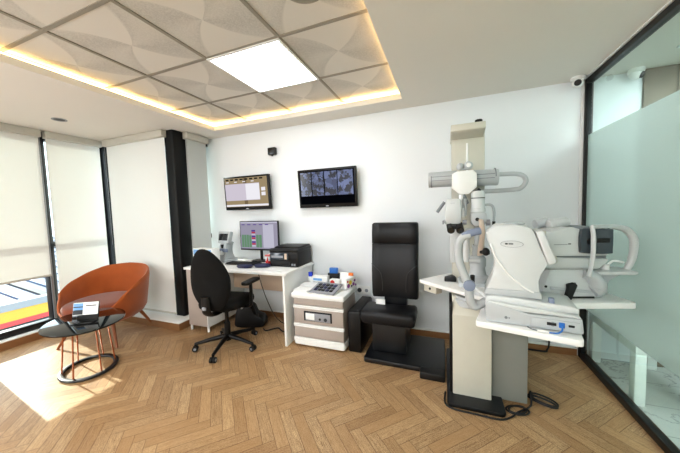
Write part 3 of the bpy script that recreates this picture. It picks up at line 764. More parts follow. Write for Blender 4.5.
# ------------------------------------------------------------------ storage cart
t = thing('storage_cart', 'grey and white plastic drawer cart beside the desk', 'cart', (-1.195, 2.60, 0))
cx0, cx1, cy0, cy1 = -1.472, -.905, 2.395, 2.825
MB().box(M['greylam'], cx0+.02, cx1-.02, cy0+.03, cy1-.01, .06, .515, .006).build('body', t, world=True)
MB().box(M['white'], cx0-.005, cx1+.005, cy0-.01, cy1+.005, .508, .562, .012).build('top', t, world=True)
MB().prism(M['white'], rrect(cx0, cx1, cy0, cy1, .03), .018, .078, 'XY', .012).build('base', t, world=True)
for z0, z1, big in ((.437, .508, 0), (.245, .41, 1), (.1, .222, 0)):
    d = MB().box(M['greylam'], cx0+.012, cx1-.012, cy0+.006, cy0+.04, z0, z1, .006).build('drawer', t, world=True)
    b = MB()
    for dz in (.004, .02): b.box(M['white'], cx0+.006, cx1-.006, cy0-.004, cy0+.03, z0-dz-.014, z0-dz, .005)
    o = b.build('rail', d, world=False)
    o.matrix_parent_inverse = d.matrix_world.inverted() if False else Matrix.Translation(-t.location)
    if big:
        b = MB(); b.box(M['scr_off'], cx0+.13, cx1-.13, cy0+.001, cy0+.012, z0+.035, z1-.03, .002)
        b.box(M['keygrey'], cx0+.15, cx1-.145, cy0-.001, cy0+.012, z0+.038, z1-.045, .002); b.box(M['paper'], cx0+.15, cx0+.25, cy0-.002, cy0+.012, z0+.05, z1-.05, .002)
        b.cyl(M['black'], (cx0+.31, cy0-.004, z0+.065), (cx0+.31, cy0+.006, z0+.065), .012, n=14); b.cyl(M['dark_out'], (cx0+.37, cy0-.004, z0+.065), (cx0+.37, cy0+.006, z0+.065), .018, n=14)
        o = b.build('clear_window', d); o.matrix_parent_inverse = Matrix.Translation(-t.location)
for (x, y) in ((cx0+.05, cy0+.05), (cx1-.05, cy0+.05), (cx0+.05, cy1-.05), (cx1-.05, cy1-.05)):
    MB().cyl(M['rubber'], (x-.012, y, .017), (x+.012, y, .017), .017, n=14).build('caster', t, world=True)
# things on the cart
ZC = .562
def boxy(m, w, d, h, prints=()):
    def f(mb):
        mb.box(M[m], -w/2, w/2, -d/2, d/2, 0, h, .003)
        for (pm, x0, x1, z0, z1) in prints: mb.box(M[pm], x0, x1, -d/2-.001, -d/2+.002, z0, z1)
    return f
def stack(n, w, d, m='paper', th=.006):
    def f(mb):
        for k in range(n): mb.box(M[m], -w/2+random.uniform(-.004, .004), w/2+random.uniform(-.004, .004), -d/2, d/2, k*th, k*th+th*.85)
    return f
one('paper_stack', 'low pile of white papers at the desk-side front corner of the cart', 'papers', (-1.375, 2.47, ZC), stack(4, .17, .12), rz=R(-4))
one('paper_stack.001', 'pile of white papers behind the front pile on the cart', 'papers', (-1.375, 2.62, ZC), stack(6, .18, .13), rz=R(2))
t = thing('lens_tray', 'grey tray of dark lenses tilted on the cart front', 'tray', (-1.13, 2.495, ZC), R(-6))
TT = Matrix.Translation((0, 0, .03)) @ Matrix.Rotation(R(14), 4, 'X')
b = MB(); b.box(M['paper'], -.13, .13, -.09, .10, 0, .022, .003); b.build('under_box', t)
b = MB(); b.box(M['keygrey'], -.14, .14, -.1, .11, .0, .014, .003, mtx=TT); b.build('plate', t)
b = MB()
for i in range(5):
    for j in range(3): b.box(M['lens' if (i+j) % 3 else 'dkblue'], -.108+.044*i, -.072+.044*i, -.065+.05*j, -.025+.05*j, .012, .02, .003, mtx=TT)
b.build('lenses', t)
one('small_carton', 'white and pale blue carton at the back of the cart nearest the desk', 'box', (-1.30, 2.745, ZC), boxy('paper', .19, .07, .10, (('ltblue', -.08, .03, .05, .075), ('keygrey', -.08, .05, .03, .036))), rz=R(-3))
t = thing('spray_bottle', 'small white bottle with royal blue cap beside the desk', 'bottle', (-1.425, 2.74, ZC))
MB().lathe(M['paper'], [(0, 0), (.03, 0), (.03, .075), (.016, .09), (0, .09)], n=20).build('bottle', t)
MB().lathe(M['royal'], [(.018, .088), (.026, .09), (.026, .135), (0, .138)], n=20).build('cap', t)
t = thing('blue_topped_holder', 'black holder with blue cap at the back middle of the cart', 'holder', (-1.16, 2.795, ZC))
MB().prism(M['blkpl'], rrect(-.07, .07, -.03, .03, .02), 0, .125, 'XY', .008).build('holder', t)
MB().prism(M['blue'], rrect(-.048, .048, -.024, .024, .012), .123, .185, 'XY', .008).build('cap', t)
t = thing('open_carton', 'open white carton with red circle print on the cart', 'box', (-1.10, 2.69, ZC), R(-6))
MB().box(M['paper'], -.06, .06, -.035, .035, 0, .085, .003).build('box', t)
b = MB(); b.lathe(M['red'], [(.018, 0), (.026, 0), (.026, .002), (.018, .002)], n=20, mtx=Matrix.Translation((-.02, -.0355, .055)) @ Matrix.Rotation(R(90), 4, 'X')); b.build('print', t)
t = thing('tissue_packet', 'white packet with purple and yellow flower spots on the cart', 'packet', (-.945, 2.685, ZC), R(68))
b = MB(); b.prism(M['paper'], [(-.09, 0), (.09, 0), (.085, .11), (.03, .125), (-.085, .115)], -.035, .035, 'XZ', .01); b.build('packet', t)
b = MB()
for k, (x, z, r_) in enumerate(((-.05, .04, .022), (-.02, .07, .024), (.03, .045, .018), (.05, .08, .014), (-.06, .085, .012), (.0, .03, .012), (.065, .03, .012))):
    b.cyl(M[['purple', 'yellow', 'purple', 'purple', 'red', 'dkblue', 'purple'][k]], (x, -.0365, z), (x, -.034, z), r_, n=14)
b.build('print', t)
one('folded_leaflet', 'white folded leaflet leaning at the back of the cart', 'leaflet', (-1.035, 2.795, ZC), lambda mb: mb.prism(M['paper'], [(-.03, 0), (.03, 0), (.004, .14), (-.004, .14)], -.05, .05, 'YZ', .002), rz=R(0))
one('orange_box', 'tiny orange box behind the white packet on the cart', 'box', (-.962, 2.802, ZC), boxy('orange', .05, .03, .135), rz=R(2))

# ------------------------------------------------------------------ exam chair
t = thing('exam_chair', 'black leather examination chair on a flat black platform', 'chair', (-.44, 2.6, 0))
MB().prism(M['navy'], rrect(-.70, .0, 2.31, 2.90, .03), 0, .045, 'XY', .01).build('platform', t, world=True)
MB().box(M['black'], -.195, -.002, 2.215, 2.308, 0, .06, .01).build('foot_pad', t, world=True)
MB().box(M['navy'], -.645, -.33, 2.45, 2.80, .045, .36, .012).build('post', t, world=True)
b = MB()
so = []
for (y, z0, z1, w) in ((2.352, .37, .43, .225), (2.36, .35, .45, .245), (2.385, .338, .462, .251), (2.48, .338, .462, .251), (2.62, .345, .458, .247), (2.66, .36, .45, .24)):
    so.append([(-.487+u*w, y, z) for (u, z) in ((-1, (z0+z1)/2), (-.98, z1-.014), (-.92, z1), (0, z1-.005), (.92, z1), (.98, z1-.014), (1, (z0+z1)/2), (.95, z0+.014), (.86, z0), (-.86, z0), (-.95, z0+.014))])
b.loft(M['leather'], so); b.build('seat', t, world=True, ang=50)
def slab(zs, name, seamed):
    b = MB(); rings = []
    for (z, w, yf, yb) in zs:
        rings.append([(-.45+u*w, y, z) for (u, y) in ((-1, (yf+yb)/2), (-.97, yf+.012), (-.9, yf), (-.6, yf+.004), (-.5, yf+.010), (0, yf+.012), (.5, yf+.010), (.6, yf+.004), (.9, yf), (.97, yf+.012), (1, (yf+yb)/2), (.95, yb), (-.95, yb))])
    b.loft(M['leather'], rings); return b.build(name, t, world=True, ang=50)
slab([(.53, .20, 2.60, 2.66), (.535, .218, 2.575, 2.68), (.57, .222, 2.565, 2.685), (.80, .222, 2.56, 2.69), (.88, .221, 2.572, 2.695), (.97, .223, 2.59, 2.71), (1.045, .224, 2.605, 2.72), (1.052, .223, 2.61, 2.72)], 'backrest', 1)
slab([(1.053, .223, 2.612, 2.72), (1.059, .2245, 2.606, 2.722), (1.16, .225, 2.612, 2.725), (1.24, .223, 2.62, 2.73), (1.253, .213, 2.635, 2.725)], 'headrest', 0)
b = MB()
for s_ in (-1, 1):
    b = MB(); b.tube(M['seam'], [(-.45+s_*.216, 2.566, .86), (-.45+s_*.17, 2.558, .825), (-.45+s_*.125, 2.562, .77), (-.45+s_*.112, 2.564, .68), (-.45+s_*.112, 2.566, .60)], .0022, 6, smooth_n=5); b.build('stitching', t, world=True)
MB().box(M['navy'], -.56, -.34, 2.63, 2.72, .40, .60, .01).build('back_bracket', t, world=True)
MB().box(M['paper'], -.625, -.535, 2.545, 2.549, .47, .52).build('label_card', t, world=True)

t = thing('power_box', 'tall black floor box between the cart and the exam chair', 'box', (-.81, 2.66, 0))
b = MB(); b.prism(M['blkpl'], [(-.888, 2.44), (-.752, 2.44), (-.752, 2.92), (-.882, 2.92)], 0, .41, 'XY', .02); b.build('body', t, world=True)
MB().prism(M['rubber'], [(-.874, 2.46), (-.766, 2.46), (-.764, 2.9), (-.868, 2.9)], .408, .418, 'XY', .006).build('lid', t, world=True)

# ------------------------------------------------------------------ refraction stand
t = thing('refraction_stand', 'cream ophthalmic instrument stand with tower and swing tables by the glass wall', 'instrument stand', (.25, 2.3, 0))
MB().prism(M['navy'], rrect(.012, .375, 1.955, 2.75, .03), 0, .03, 'XY', .008).build('base', t, world=True)
b = MB(); b.prism(M['dev_c'], [(2.07, .022), (2.34, .022), (2.34, .73), (2.16, .73), (2.13, .70), (2.07, .62)], .052, .302, 'YZ', .006); b.build('column', t, world=True)
MB().box(M['blkpl'], .034, .0525, 2.085, 2.34, .025, .70, .004).build('side_strip', t, world=True)
MB().box(M['dev_b'], .306, .53, 2.13, 2.55, .012, .735, .006).build('cabinet', t, world=True)
b = MB(); b.lathe(M['dev_g'], [(.10, .0), (.115, .01), (.115, .05), (.10, .06), (.10, .075)], (.17, 2.2, .66), 32); b.build('swivel', t, world=True)
# tower with slot and hood
b = MB(); b.box(M['dev_c'], .062, .305, 2.46, 2.60,   .045, 2.0, .005); b.box(M['white'], .170, .186, 2.456, 2.462, 1.66, 1.90, .003); b.build('tower', t, world=True)
MB().prism(M['dev_c'], [(2.30, 1.968), (2.33, 1.955), (2.46, 1.935), (2.62, 1.935), (2.62, 2.03), (2.30, 2.015)], .055, .292, 'YZ', .005).build('tower_hood', t, world=True)
MB().cyl(M['black'], (.255, 2.4, 2.015), (.255, 2.4, 2.055), .03, .026, bev=.004).build('lamp_cap', t, world=True)
# horizontal arm
b = MB(); b.cyl(M['dev_g'], (-.118, 2.38, 1.615), (.10, 2.38, 1.615), .062, n=28, bev=.006); b.cyl(M['dev_g'], (.20, 2.38, 1.610), (.385, 2.38, 1.605), .062, n=28, bev=.006)
b.cyl(M['dev_g'], (.08, 2.38, 1.615), (.22, 2.38, 1.612), .05, n=24); b.box(M['dev_g'], .10, .22, 2.38, 2.465, 1.57, 1.65, .01)
for x in (-.095, .36): b.cyl(M['dev_d'], (x, 2.38, 1.613), (x+.006, 2.38, 1.613), .0628, n=28)
for z in (1.60, 1.63): b.box(M['dev_d'], -.09, .06, 2.317, 2.323, z, z+.004); b.box(M['dev_d'], .225, .355, 2.317, 2.323, z-.004, z)
b.build('arm_housing', t, world=True)
b = MB(); hx = [(.064, 1.635), (.094, 1.650), (.198, 1.655), (.222, 1.632), (.224, 1.535), (.17, 1.487), (.112, 1.487), (.062, 1.537)]
b.prism(M['white'], [(.142+(x-.142)*1.06, 1.57+(z-1.57)*1.05) for x, z in hx], 2.25, 2.30, 'XZ', .002); b.box(M['white'], .10, .2, 2.30, 2.36, 1.54, 1.64, .01); b.build('head_plate', t, world=True)
b = MB(); b.sph(M['dev_g'], (.118, 2.27, 1.69), .028); b.sph(M['dev_g'], (.172, 2.27, 1.695), .032); b.cyl(M['white'], (.172, 2.235, 1.695), (.172, 2.245, 1.695), .016); b.box(M['dev_g'], .11, .19, 2.26, 2.29, 1.665, 1.70, .01); b.build('head_lamp', t, world=True)
b = MB(); b.tube(M['dev_g'], [(.385, 2.38, 1.625), (.49, 2.38, 1.622), (.545, 2.38, 1.605), (.565, 2.38, 1.565), (.54, 2.38, 1.52), (.48, 2.38, 1.505), (.21, 2.38, 1.50)], .017, 10, smooth_n=6); b.build('loop_arm', t, world=True)
b = MB()
for k, (x0, z0, x1, z1, r0, r1, m_) in enumerate(((.125, 1.49, .118, 1.37, .018, .012, 'white'), (.14, 1.48, .17, 1.41, .012, .012, 'dev_d'), (.145, 1.45, .15, 1.32, .022, .014, 'dev_g'), (.13, 1.38, .13, 1.31, .02, .02, 'white'))):
    b.cyl(M[m_], (x0, 2.29, z0), (x1, 2.29, z1), r0, r1, 14)
b.build('joint', t, world=True)
# slanted grab handle and thin bent lamp tube
b = MB(); b.tube(M['dev_d'], [(-.05, 2.26, 1.352), (.005, 2.26, 1.43)], .012, 12); b.tube(M['dev_g'], [(.0, 2.26, 1.42), (.04, 2.28, 1.41), (.10, 2.3, 1.40)], .007, 8); b.build('grab_handle', t, world=True)
b = MB(); b.tube(M['dev_g'], [(.27, 2.28, 1.395), (.31, 2.28, 1.40), (.335, 2.28, 1.385), (.345, 2.28, 1.34), (.343, 2.28, 1.27)], .009, 10, smooth_n=5); b.cyl(M['rubber'], (.343, 2.28, 1.275), (.343, 2.28, 1.245), .011, n=12); b.build('fixation_lamp', t, world=True)
# three white swing tables
def table_quad(P0, ang, L, D, z0, z1, r=.03):
    """P0 front corner, edge runs L along ang, D to its far side"""
    return Matrix.Translation((P0[0], P0[1], 0)) @ Matrix.Rotation(R(ang), 4, 'Z'), rrect(0, L, 0, D, r)
mt, pl = table_quad((-.205, 2.365), -39.7, .62, .40, 0, 0, .02)
b = MB(); b.prism(M['white'], pl, .755, .785, 'XY', .006, mtx=mt); b.build('instrument_table', t, world=True)
b = MB(); b.box(M['dev_c'], .03, .16, .03, .10, .69, .755, .004, mtx=mt); b.cyl(M['black'], mt @ Vector((.095, .026, .722)), mt @ Vector((.095, .034, .722)), .010, n=12); b.build('table_switch_box', t, world=True)
mt, pl = table_quad((.30, 1.845), 16, .78, .44, 0, 0, .015)
b = MB(); b.prism(M['white'], [(.28, 0), (.768, 0), (.783, .015), (.775, .24), (.30, .46), (.0, .46), (0, .10)], .765, .80, 'XY', .005, mtx=mt); b.build('instrument_table', t, world=True)
mt, pl = table_quad((.168, 1.745), -14, .485, .46, 0, 0, .02)
b = MB(); b.prism(M['white'], pl, .682, .718, 'XY', .006, mtx=mt); b.build('instrument_table', t, world=True)
b = MB(); b.box(M['dev_b'], .31, .50, 2.0, 2.2, .64, .684, .006); b.build('table_arm', t, world=True)

# ------------------------------------------------------------------ slit lamp on the rear swing table
t = thing('slit_lamp', 'white slit lamp microscope with black eyepieces on the rear swing table', 'microscope', (.19, 2.30, .785))
def S(b, name): return b.build(name, t, world=True)
b = MB(); b.prism(M['dev_g'], rrect(.10, .32, 2.19, 2.40, .04), .785, .825, 'XY', .008); b.lathe(M['dev_g'], [(.08, 0), (.085, .03), (.06, .05), (.05, .10), (.058, .12), (.058, .17), (.045, .19), (.03, .2)], (.235, 2.28, .825), 28); S(b, 'base')
b = MB(); b.prism(M['black'], [(.0, .785), (.09, .785), (.09, .815), (.06, .835), (.0, .815)], 2.34, 2.40, 'XZ', .006); S(b, 'rail_cover')
b = MB(); b.prism(M['paper'], [(.0, 2.18), (.11, 2.10), (.17, 2.17), (.06, 2.26)], .7852, .787, 'XY'); S(b, 'note_card')
b = MB(); b.cyl(M['dev_g'], (.235, 2.28, 1.0), (.235, 2.28, 1.35), .022, n=18); b.box(M['dev'], .15, .26, 2.26, 2.30, 1.19, 1.225, .006); b.box(M['dev_g'], .20, .27, 2.25, 2.31, 1.02, 1.10, .01); S(b, 'post')
b = MB(); b.prism(M['dev'], [(.006, 1.30), (.02, 1.262), (.11, 1.255), (.122, 1.30), (.118, 1.44), (.10, 1.452), (.012, 1.448)], 2.19, 2.30, 'XZ', .014); b.box(M['dev_g'], .045, .075, 2.186, 2.192, 1.415, 1.42); S(b, 'microscope_body')
for ex_ in (.0, .061):
    b = MB(); b.cyl(M['rubber'], (.047+ex_, 2.13, 1.221), (.044+ex_, 2.24, 1.254), .026, .028, 18); b.cyl(M['lens'], (.048+ex_, 2.127, 1.2205), (.047+ex_, 2.132, 1.2218), .02, n=16); S(b, 'eyepiece')
b = MB(); b.box(M['black'], .03, .125, 2.17, 2.22, 1.225, 1.265, .01); S(b, 'eyepiece_mount')
b = MB(); b.lathe(M['dev'], [(0, .16), (.035, .158), (.046, .14), (.046, .03), (.05, .028), (.05, .0), (0, 0)], (.236, 2.26, 1.345), 28); b.lathe(M['rubber'], [(.0465, .102), (.0468, .108)], (.236, 2.26, 1.345), 28); b.cyl(M['black'], (.222, 2.26, 1.495), (.25, 2.26, 1.515), .012); S(b, 'lamp_housing')
b = MB(); b.prism(M['dev_g'], [(.185, 1.345), (.285, 1.345), (.29, 1.28), (.27, 1.245), (.20, 1.245), (.185, 1.28)], 2.20, 2.31, 'XZ', .012); b.cyl(M['black'], (.225, 2.194, 1.295), (.225, 2.203, 1.295), .013); b.cyl(M['keygrey'], (.285, 2.22, 1.27), (.31, 2.22, 1.27), .022); S(b, 'slit_head')
b = MB(); b.tube(M['dev_g'], [(.0, 2.24, 1.29), (.012, 2.22, 1.268), (.06, 2.2, 1.25)], .008, 8); b.cyl(M['keygrey'], (.128, 2.2, 1.275), (.155, 2.2, 1.275), .018); b.cyl(M['keygrey'], (.0, 2.2, 1.275), (-.012, 2.2, 1.275), .014); S(b, 'knob')
b = MB(); b.prism(M['dev'], [(.04, .95), (.04, 1.22), (.12, 1.22), (.13, 1.14), (.105, 1.05), (.085, .95)], 2.30, 2.34, 'XZ', .012); S(b, 'mirror_arm')
b = MB(); b.prism(M['skin'], [(.215, 1.04), (.25, 1.045), (.268, 1.21), (.255, 1.30), (.225, 1.30), (.235, 1.2)], 2.11, 2.14, 'XZ', .008); S(b, 'breath_shield')
b = MB(); b.sph(M['rubber'], (.268, 2.10, 1.075), (.024, .024, .028)); b.cyl(M['rubber'], (.235, 2.12, 1.07), (.29, 2.10, 1.07), .014); S(b, 'focus_knob')
b = MB(); b.cyl(M['dev'], (.15, 2.16, 1.16), (.15, 2.16, .99), .022, n=16); b.cyl(M['dev'], (.13, 2.16, 1.0), (.24, 2.16, 1.0), .014, n=14); S(b, 'side_arm')
b = MB(); b.cyl(M['rubber'], (.19, 2.13, .825), (.185, 2.11, .90), .012, .016, 14); S(b, 'joystick')

# ------------------------------------------------------------------ autorefractor on the front table
AP, AA = Vector((.226, 1.755, 0)), -8
t = thing('autorefractor', 'large white eye examination instrument with blue-knobbed head rest on the front table', 'optical instrument', (.226, 1.755, .718), R(AA))
def A_(b, name, par=None): 
    bmesh.ops.translate(b.bm, vec=(0, 0, -.718), verts=b.bm.verts); return b.build(name, par or t)
b = MB(); b.prism(M['dev_g'], [(0, .722), (.435, .722), (.44, .73), (.432, .80), (.21, .793), (.02, .835), (0, .83), (-.005, .785)], .0, .30, 'XZ', .008)
b.prism(M['dev'], [(.0, .83), (.0, .80), (.43, .80), (.425, .81), (.02, .84)], .005, .29, 'XZ', .006)
A_(b, 'base')
b = MB(); b.box(M['dev_g'], .215, .425, -.010, .004, .732, .782, .004); b.cyl(M['dev_d'], (.31, -.0115, .76), (.31, -.0095, .76), .012); b.box(M['black'], .285, .325, -.012, -.009, .752, .768, .003); b.box(M['black'], .375, .40, -.012, -.009, .755, .767, .002); b.box(M['blue'], .335, .360, -.018, -.009, .747, .775, .003)
A_(b, 'connector_panel')
b = MB(); b.cyl(M['dev_d'], (.10, -.001, .757), (.10, .004, .757), .008); b.cyl(M['dev_d'], (.115, -.001, .757), (.115, .004, .757), .004); A_(b, 'jack')
b = MB(); b.tube(M['blue'], [(.347, -.018, .76), (.345, -.035, .742), (.325, -.045, .728), (.29, -.045, .725)], .004, 8, smooth_n=5); b.cyl(M['paper'], (.29, -.045, .726), (.24, -.04, .726), .007, n=10); b.tube(M['dev_d'], [(.24, -.04, .725), (.215, -.03, .725), (.20, -.012, .727)], .003, 6); A_(b, 'network_cable')
b = MB(); b.prism(M['dev'], [(-.008, .798), (.425, .815), (.428, .84), (.40, .852), (.05, .868), (0, .86)], .03, .27, 'XZ', .008); A_(b, 'sliding_stage')
b = MB(); b.box(M['dev_blue'], .30, .325, .04, .07, .85, .882, .004); A_(b, 'lock_knob')
body = [(.02, 1.262), (.05, 1.278), (.145, 1.282), (.22, 1.262), (.236, 1.235), (.265, 1.15), (.296, 1.07), (.29, 1.045), (.268, 1.0), (.258, .96), (.262, .91), (.268, .86), (-.01, .86), (.0, .90), (.028, .97), (.042, 1.04), (.034, 1.10), (.004, 1.19), (-.004, 1.235)]
b = MB(); b.prism(M['dev'], body, .06, .26, 'XZ', .012); b.tube(M['white'], [(.02, .058, 1.17), (.05, .056, 1.09), (.11, .056, 1.0), (.19, .056, .925), (.262, .058, .885)], .005, 8, smooth_n=5)
b.prism(M['dev_g'], [(-.012, .865), (.275, .865), (.265, .905), (.0, .90)], .052, .27, 'XZ', .006)
b.prism(M['dev_g'], rrect(.09, .20, .12, .2, .03), 1.276, 1.288, 'XY', .004)
A_(b, 'body')
b = MB(); b.prism(M['dev_d'], [(.128+.056*math.cos(2*PI*i/32), 1.170+.019*math.sin(2*PI*i/32)) for i in range(32)], .0565, .062, 'XZ'); b.prism(M['dev'], [(.128+.054*math.cos(2*PI*i/32), 1.170+.0175*math.sin(2*PI*i/32)) for i in range(32)], .0555, .062, 'XZ')
b.box(M['scr_off'], .095, .108, .0545, .06, 1.167, 1.175); b.box(M['dev_d'], .112, .135, .0545, .06, 1.167, 1.176); A_(b, 'badge')
b = MB(); b.prism(M['dev'], [(.238, 1.243), (.272, 1.25), (.334, 1.085), (.328, 1.07), (.296, 1.062)], .05, .27, 'XZ', .008); b.box(M['scr_off'], 0, .004, .07, .25, .03, .15, mtx=Matrix.Translation((.33, 0, 1.08)) @ Matrix.Rotation(R(-20), 4, 'Y')); A_(b, 'monitor')
b = MB()
b.tube(M['dev_g'], [(-.085, .08, 1.215), (-.13, .08, 1.20), (-.155, .08, 1.15), (-.152, .08, 1.06), (-.13, .08, .985), (-.095, .08, .90)], [.02, .023, .025, .025, .024, .026], 12, smooth_n=5)
b.tube(M['dev_g'], [(-.095, .08, .90), (-.09, .08, .81), (-.06, .10, .765), (.0, .14, .80)], [.026, .026, .026, .022], 12, smooth_n=5)
A_(b, 'head_frame')
b = MB(); b.tube(M['dev_blue'], [(-.128, .083, 1.205), (-.10, .085, 1.222), (-.06, .09, 1.235), (-.035, .10, 1.24)], .023, 12, smooth_n=4); A_(b, 'forehead_rest')
b = MB(); b.cyl(M['dev_blue'], (-.092, .045, .905), (-.092, .075, .905), .034, n=24, bev=.004); A_(b, 'height_knob')

# ------------------------------------------------------------------ tonometer on the table by the glass
t = thing('tonometer', 'white eye pressure instrument with smoked visor and curved head frame near the glass', 'optical instrument', (.769, 1.968, .80), R(16))
def T_(b, name, fit=True):
    if fit: bmesh.ops.transform(b.bm, matrix=Matrix.Translation((-.035, .05, .8*.035)) @ Matrix.Diagonal((.97, 1, .965, 1)), verts=b.bm.verts)
    bmesh.ops.translate(b.bm, vec=(0, 0, -.80), verts=b.bm.verts); return b.build(name, t)
b = MB(); b.prism(M['dev'], [(-.135, .803), (.20, .803), (.205, .84), (.17, .90), (.16, .985), (-.10, .99), (-.12, .93), (-.14, .85)], .05, .28, 'XZ', .012)
b.prism(M['dev_g'], [(-.10, .86), (.16, .83), (.155, .85), (-.10, .88)], .045, .27, 'XZ', .004); b.box(M['black'], .02, .17, .047, .2, .80, .812, .003); T_(b, 'base')
b = MB(); b.prism(M['dev'], [(-.115, .99), (.20, .985), (.255, 1.03), (.26, 1.055), (-.115, 1.068)], .06, .27, 'XZ', .014); b.prism(M['dev_d'], [(-.11, 1.066), (.25, 1.056), (.25, 1.078), (-.11, 1.078)], .07, .26, 'XZ', .003); T_(b, 'turntable')
b = MB(); b.prism(M['dev'], [(-.115, 1.075), (.25, 1.075), (.25, 1.095), (.11, 1.10), (.10, 1.24), (.03, 1.262), (-.125, 1.23)], .05, .28, 'XZ', .012); b.box(M['scr_off'], .005, .02, .046, .052, 1.152, 1.158); b.box(M['dev_d'], -.08, 0, .047, .052, 1.15, 1.153); T_(b, 'measuring_head')
b = MB(); b.prism(M['dev_d'], [(.075, 1.243), (.25, 1.235), (.25, 1.252), (.10, 1.262)], .05, .28, 'XZ', .006); b.prism(M['visor'], smooth_poly([(.068, 1.12), (.09, 1.096), (.24, 1.09), (.256, 1.11), (.256, 1.225), (.24, 1.245), (.10, 1.252), (.068, 1.23)], 3), .032, .295, 'XZ', .022, 3)
b.cyl(M['black'], (.255, .16, 1.16), (.275, .16, 1.16), .03); b.cyl(M['lens'], (.12, .03, 1.17), (.12, .037, 1.17), .02); b.box(M['rubber'], .14, .235, .029, .037, 1.16, 1.19, .006); T_(b, 'visor')
b = MB(); b.prism(M['dev_c'], [(-.155, 1.235), (-.12, 1.245), (-.035, 1.03), (-.075, 1.01), (-.10, 1.03)], .06, .27, 'XZ', .01); T_(b, 'monitor')
b = MB(); b.cyl(M['dev_g'], (-.08, .24, 1.27), (.0, .24, 1.285), .034, n=20, bev=.006); b.cyl(M['dev'], (-.03, .18, 1.27), (.09, .18, 1.285), .036, n=20, bev=.008); T_(b, 'handle')
b = MB(); b.tube(M['dev'], [(.085, .075, 1.25), (.083, .06, 1.18), (.078, .055, 1.06), (.062, .06, .95)], .015, 12, flat=(1, .7), smooth_n=5)
b.tube(M['dev'], [(.085, .075, 1.246), (.17, .10, 1.243), (.27, .14, 1.236), (.35, .16, 1.215), (.40, .165, 1.15), (.395, .165, 1.04), (.36, .16, .958)], [.012, .013, .015, .02, .022, .02, .016], 12, smooth_n=5); T_(b, 'head_frame', False)
b = MB(); b.prism(M['dev'], [(.10, .945), (.36, .945), (.372, .96), (.36, .968), (.10, .965)], .09, .24, 'XZ', .008); b.prism(M['dev_g'], [(.14, .945), (.33, .945), (.25, .90), (.21, .802), (.14, .802)], .14, .22, 'XZ', .01)
b.tube(M['white'], [(.15, .14, .99), (.20, .15, 1.02), (.24, .16, .99), (.28, .16, 1.02), (.34, .16, 1.01)], .007, 8, smooth_n=4); b.cyl(M['white'], (.235, .16, .96), (.235, .16, 1.0), .02); T_(b, 'chin_rest', False)
b = MB(); b.tube(M['dev_g'], [(.06, .10, .955), (.10, .10, .945), (.135, .10, .905), (.14, .10, .86), (.118, .10, .84)], [.026, .036, .046, .05, .034], 14, smooth_n=5); T_(b, 'curved_support', False)
b = MB(); b.prism(M['rubber'], [(-.025, .80), (.01, .80), (.045, .895), (.03, .91), (-.01, .90), (-.008, .87)], .015, .045, 'XZ', .006); T_(b, 'joystick')
b = MB(); b.cyl(M['scr_off'], (-.125, .046, .88), (-.125, .05, .88), .008); b.cyl(M['dev_d'], (.05, .046, .9), (.05, .05, .9), .006); T_(b, 'jack')

# pieces that belong to a part
def nest(thing_name, pairs):
    kids = list(bpy.data.objects[thing_name].children); st = lambda o: o.name.split('.')[0]
    for child, par in pairs:
        p = [o for o in kids if st(o) == par][0]
        for o in kids:
            if st(o) == child: o.parent = p
nest('slit_lamp', [('eyepiece', 'microscope_body'), ('eyepiece_mount', 'microscope_body'), ('knob', 'microscope_body'), ('slit_head', 'lamp_housing')])
nest('autorefractor', [('connector_panel', 'base'), ('jack', 'base'), ('network_cable', 'base'), ('lock_knob', 'sliding_stage'), ('badge', 'body'), ('forehead_rest', 'head_frame'), ('height_knob', 'head_frame')])
nest('tonometer', [('visor', 'measuring_head'), ('handle', 'measuring_head'), ('jack', 'base'), ('joystick', 'base')])
nest('refraction_stand', [('tower_hood', 'tower'), ('lamp_cap', 'tower'), ('head_lamp', 'head_plate'), ('side_strip', 'column'), ('table_switch_box', 'instrument_table'), ('loop_arm', 'arm_housing')])
nest('exam_chair', [('stitching', 'backrest'), ('foot_pad', 'platform')])
nest('printer', [('document_feeder', 'body'), ('control_panel', 'body'), ('paper_tray', 'body'), ('ink_window', 'body')])
nest('lensmeter', [('display', 'head'), ('lens_port', 'body')])
nest('armchair', [('seat_cushion', 'shell')])
nest('coffee_table', [('top_ring', 'tabletop')])
nest('brochure_holder', [('leaflet', 'stand_panel')])
nest('desk', [('cabinet_door', 'cabinet'), ('foot', 'cabinet')])

# cables on the floor
b = MB()
for k, (cx, cy, rx, ry, rot) in enumerate(((.455, 2.055, .07, .042, .2), (.455, 2.055, .058, .036, .5), (.63, 2.19, .088, .034, -.5), (.635, 2.185, .075, .028, -.45), (.64, 2.195, .082, .042, -.55))):
    pts = []
    for i in range(24):
        a = 2*PI*i/24; x, y = rx*math.cos(a), ry*math.sin(a)
        pts.append((cx+x*math.cos(rot)-y*math.sin(rot), cy+x*math.sin(rot)+y*math.cos(rot), .008+.005*k))
    b.tube(M['rubber'], pts, .006, 6, closed=True)
b.tube(M['rubber'], [(.0, 2.1, .008), (-.002, 1.98, .008), (.05, 1.935, .008), (.18, 1.93, .007), (.33, 1.928, .007), (.41, 1.98, .008), (.45, 2.03, .01), (.53, 2.10, .012), (.555, 2.14, .03), (.56, 2.18, .08), (.56, 2.21, .03), (.58, 2.23, .012)], .006, 6, smooth_n=6)
tag(b.build('cable_coil', loc=(.45, 2.1, 0)), 'black cables coiled on the floor at the foot of the instrument stand', 'cable')
b = MB(); b.tube(M['rubber'], [(.55, 2.975, .012), (.70, 2.978, .012), (.87, 2.978, .012), (.89, 2.978, .03), (.905, 2.98, .1), (.90, 2.99, .4)], .007, 6, smooth_n=5)
tag(b.build('wall_cable', loc=(.75, 2.98, 0)), 'black cable running along the back wall skirting behind the front table', 'cable')

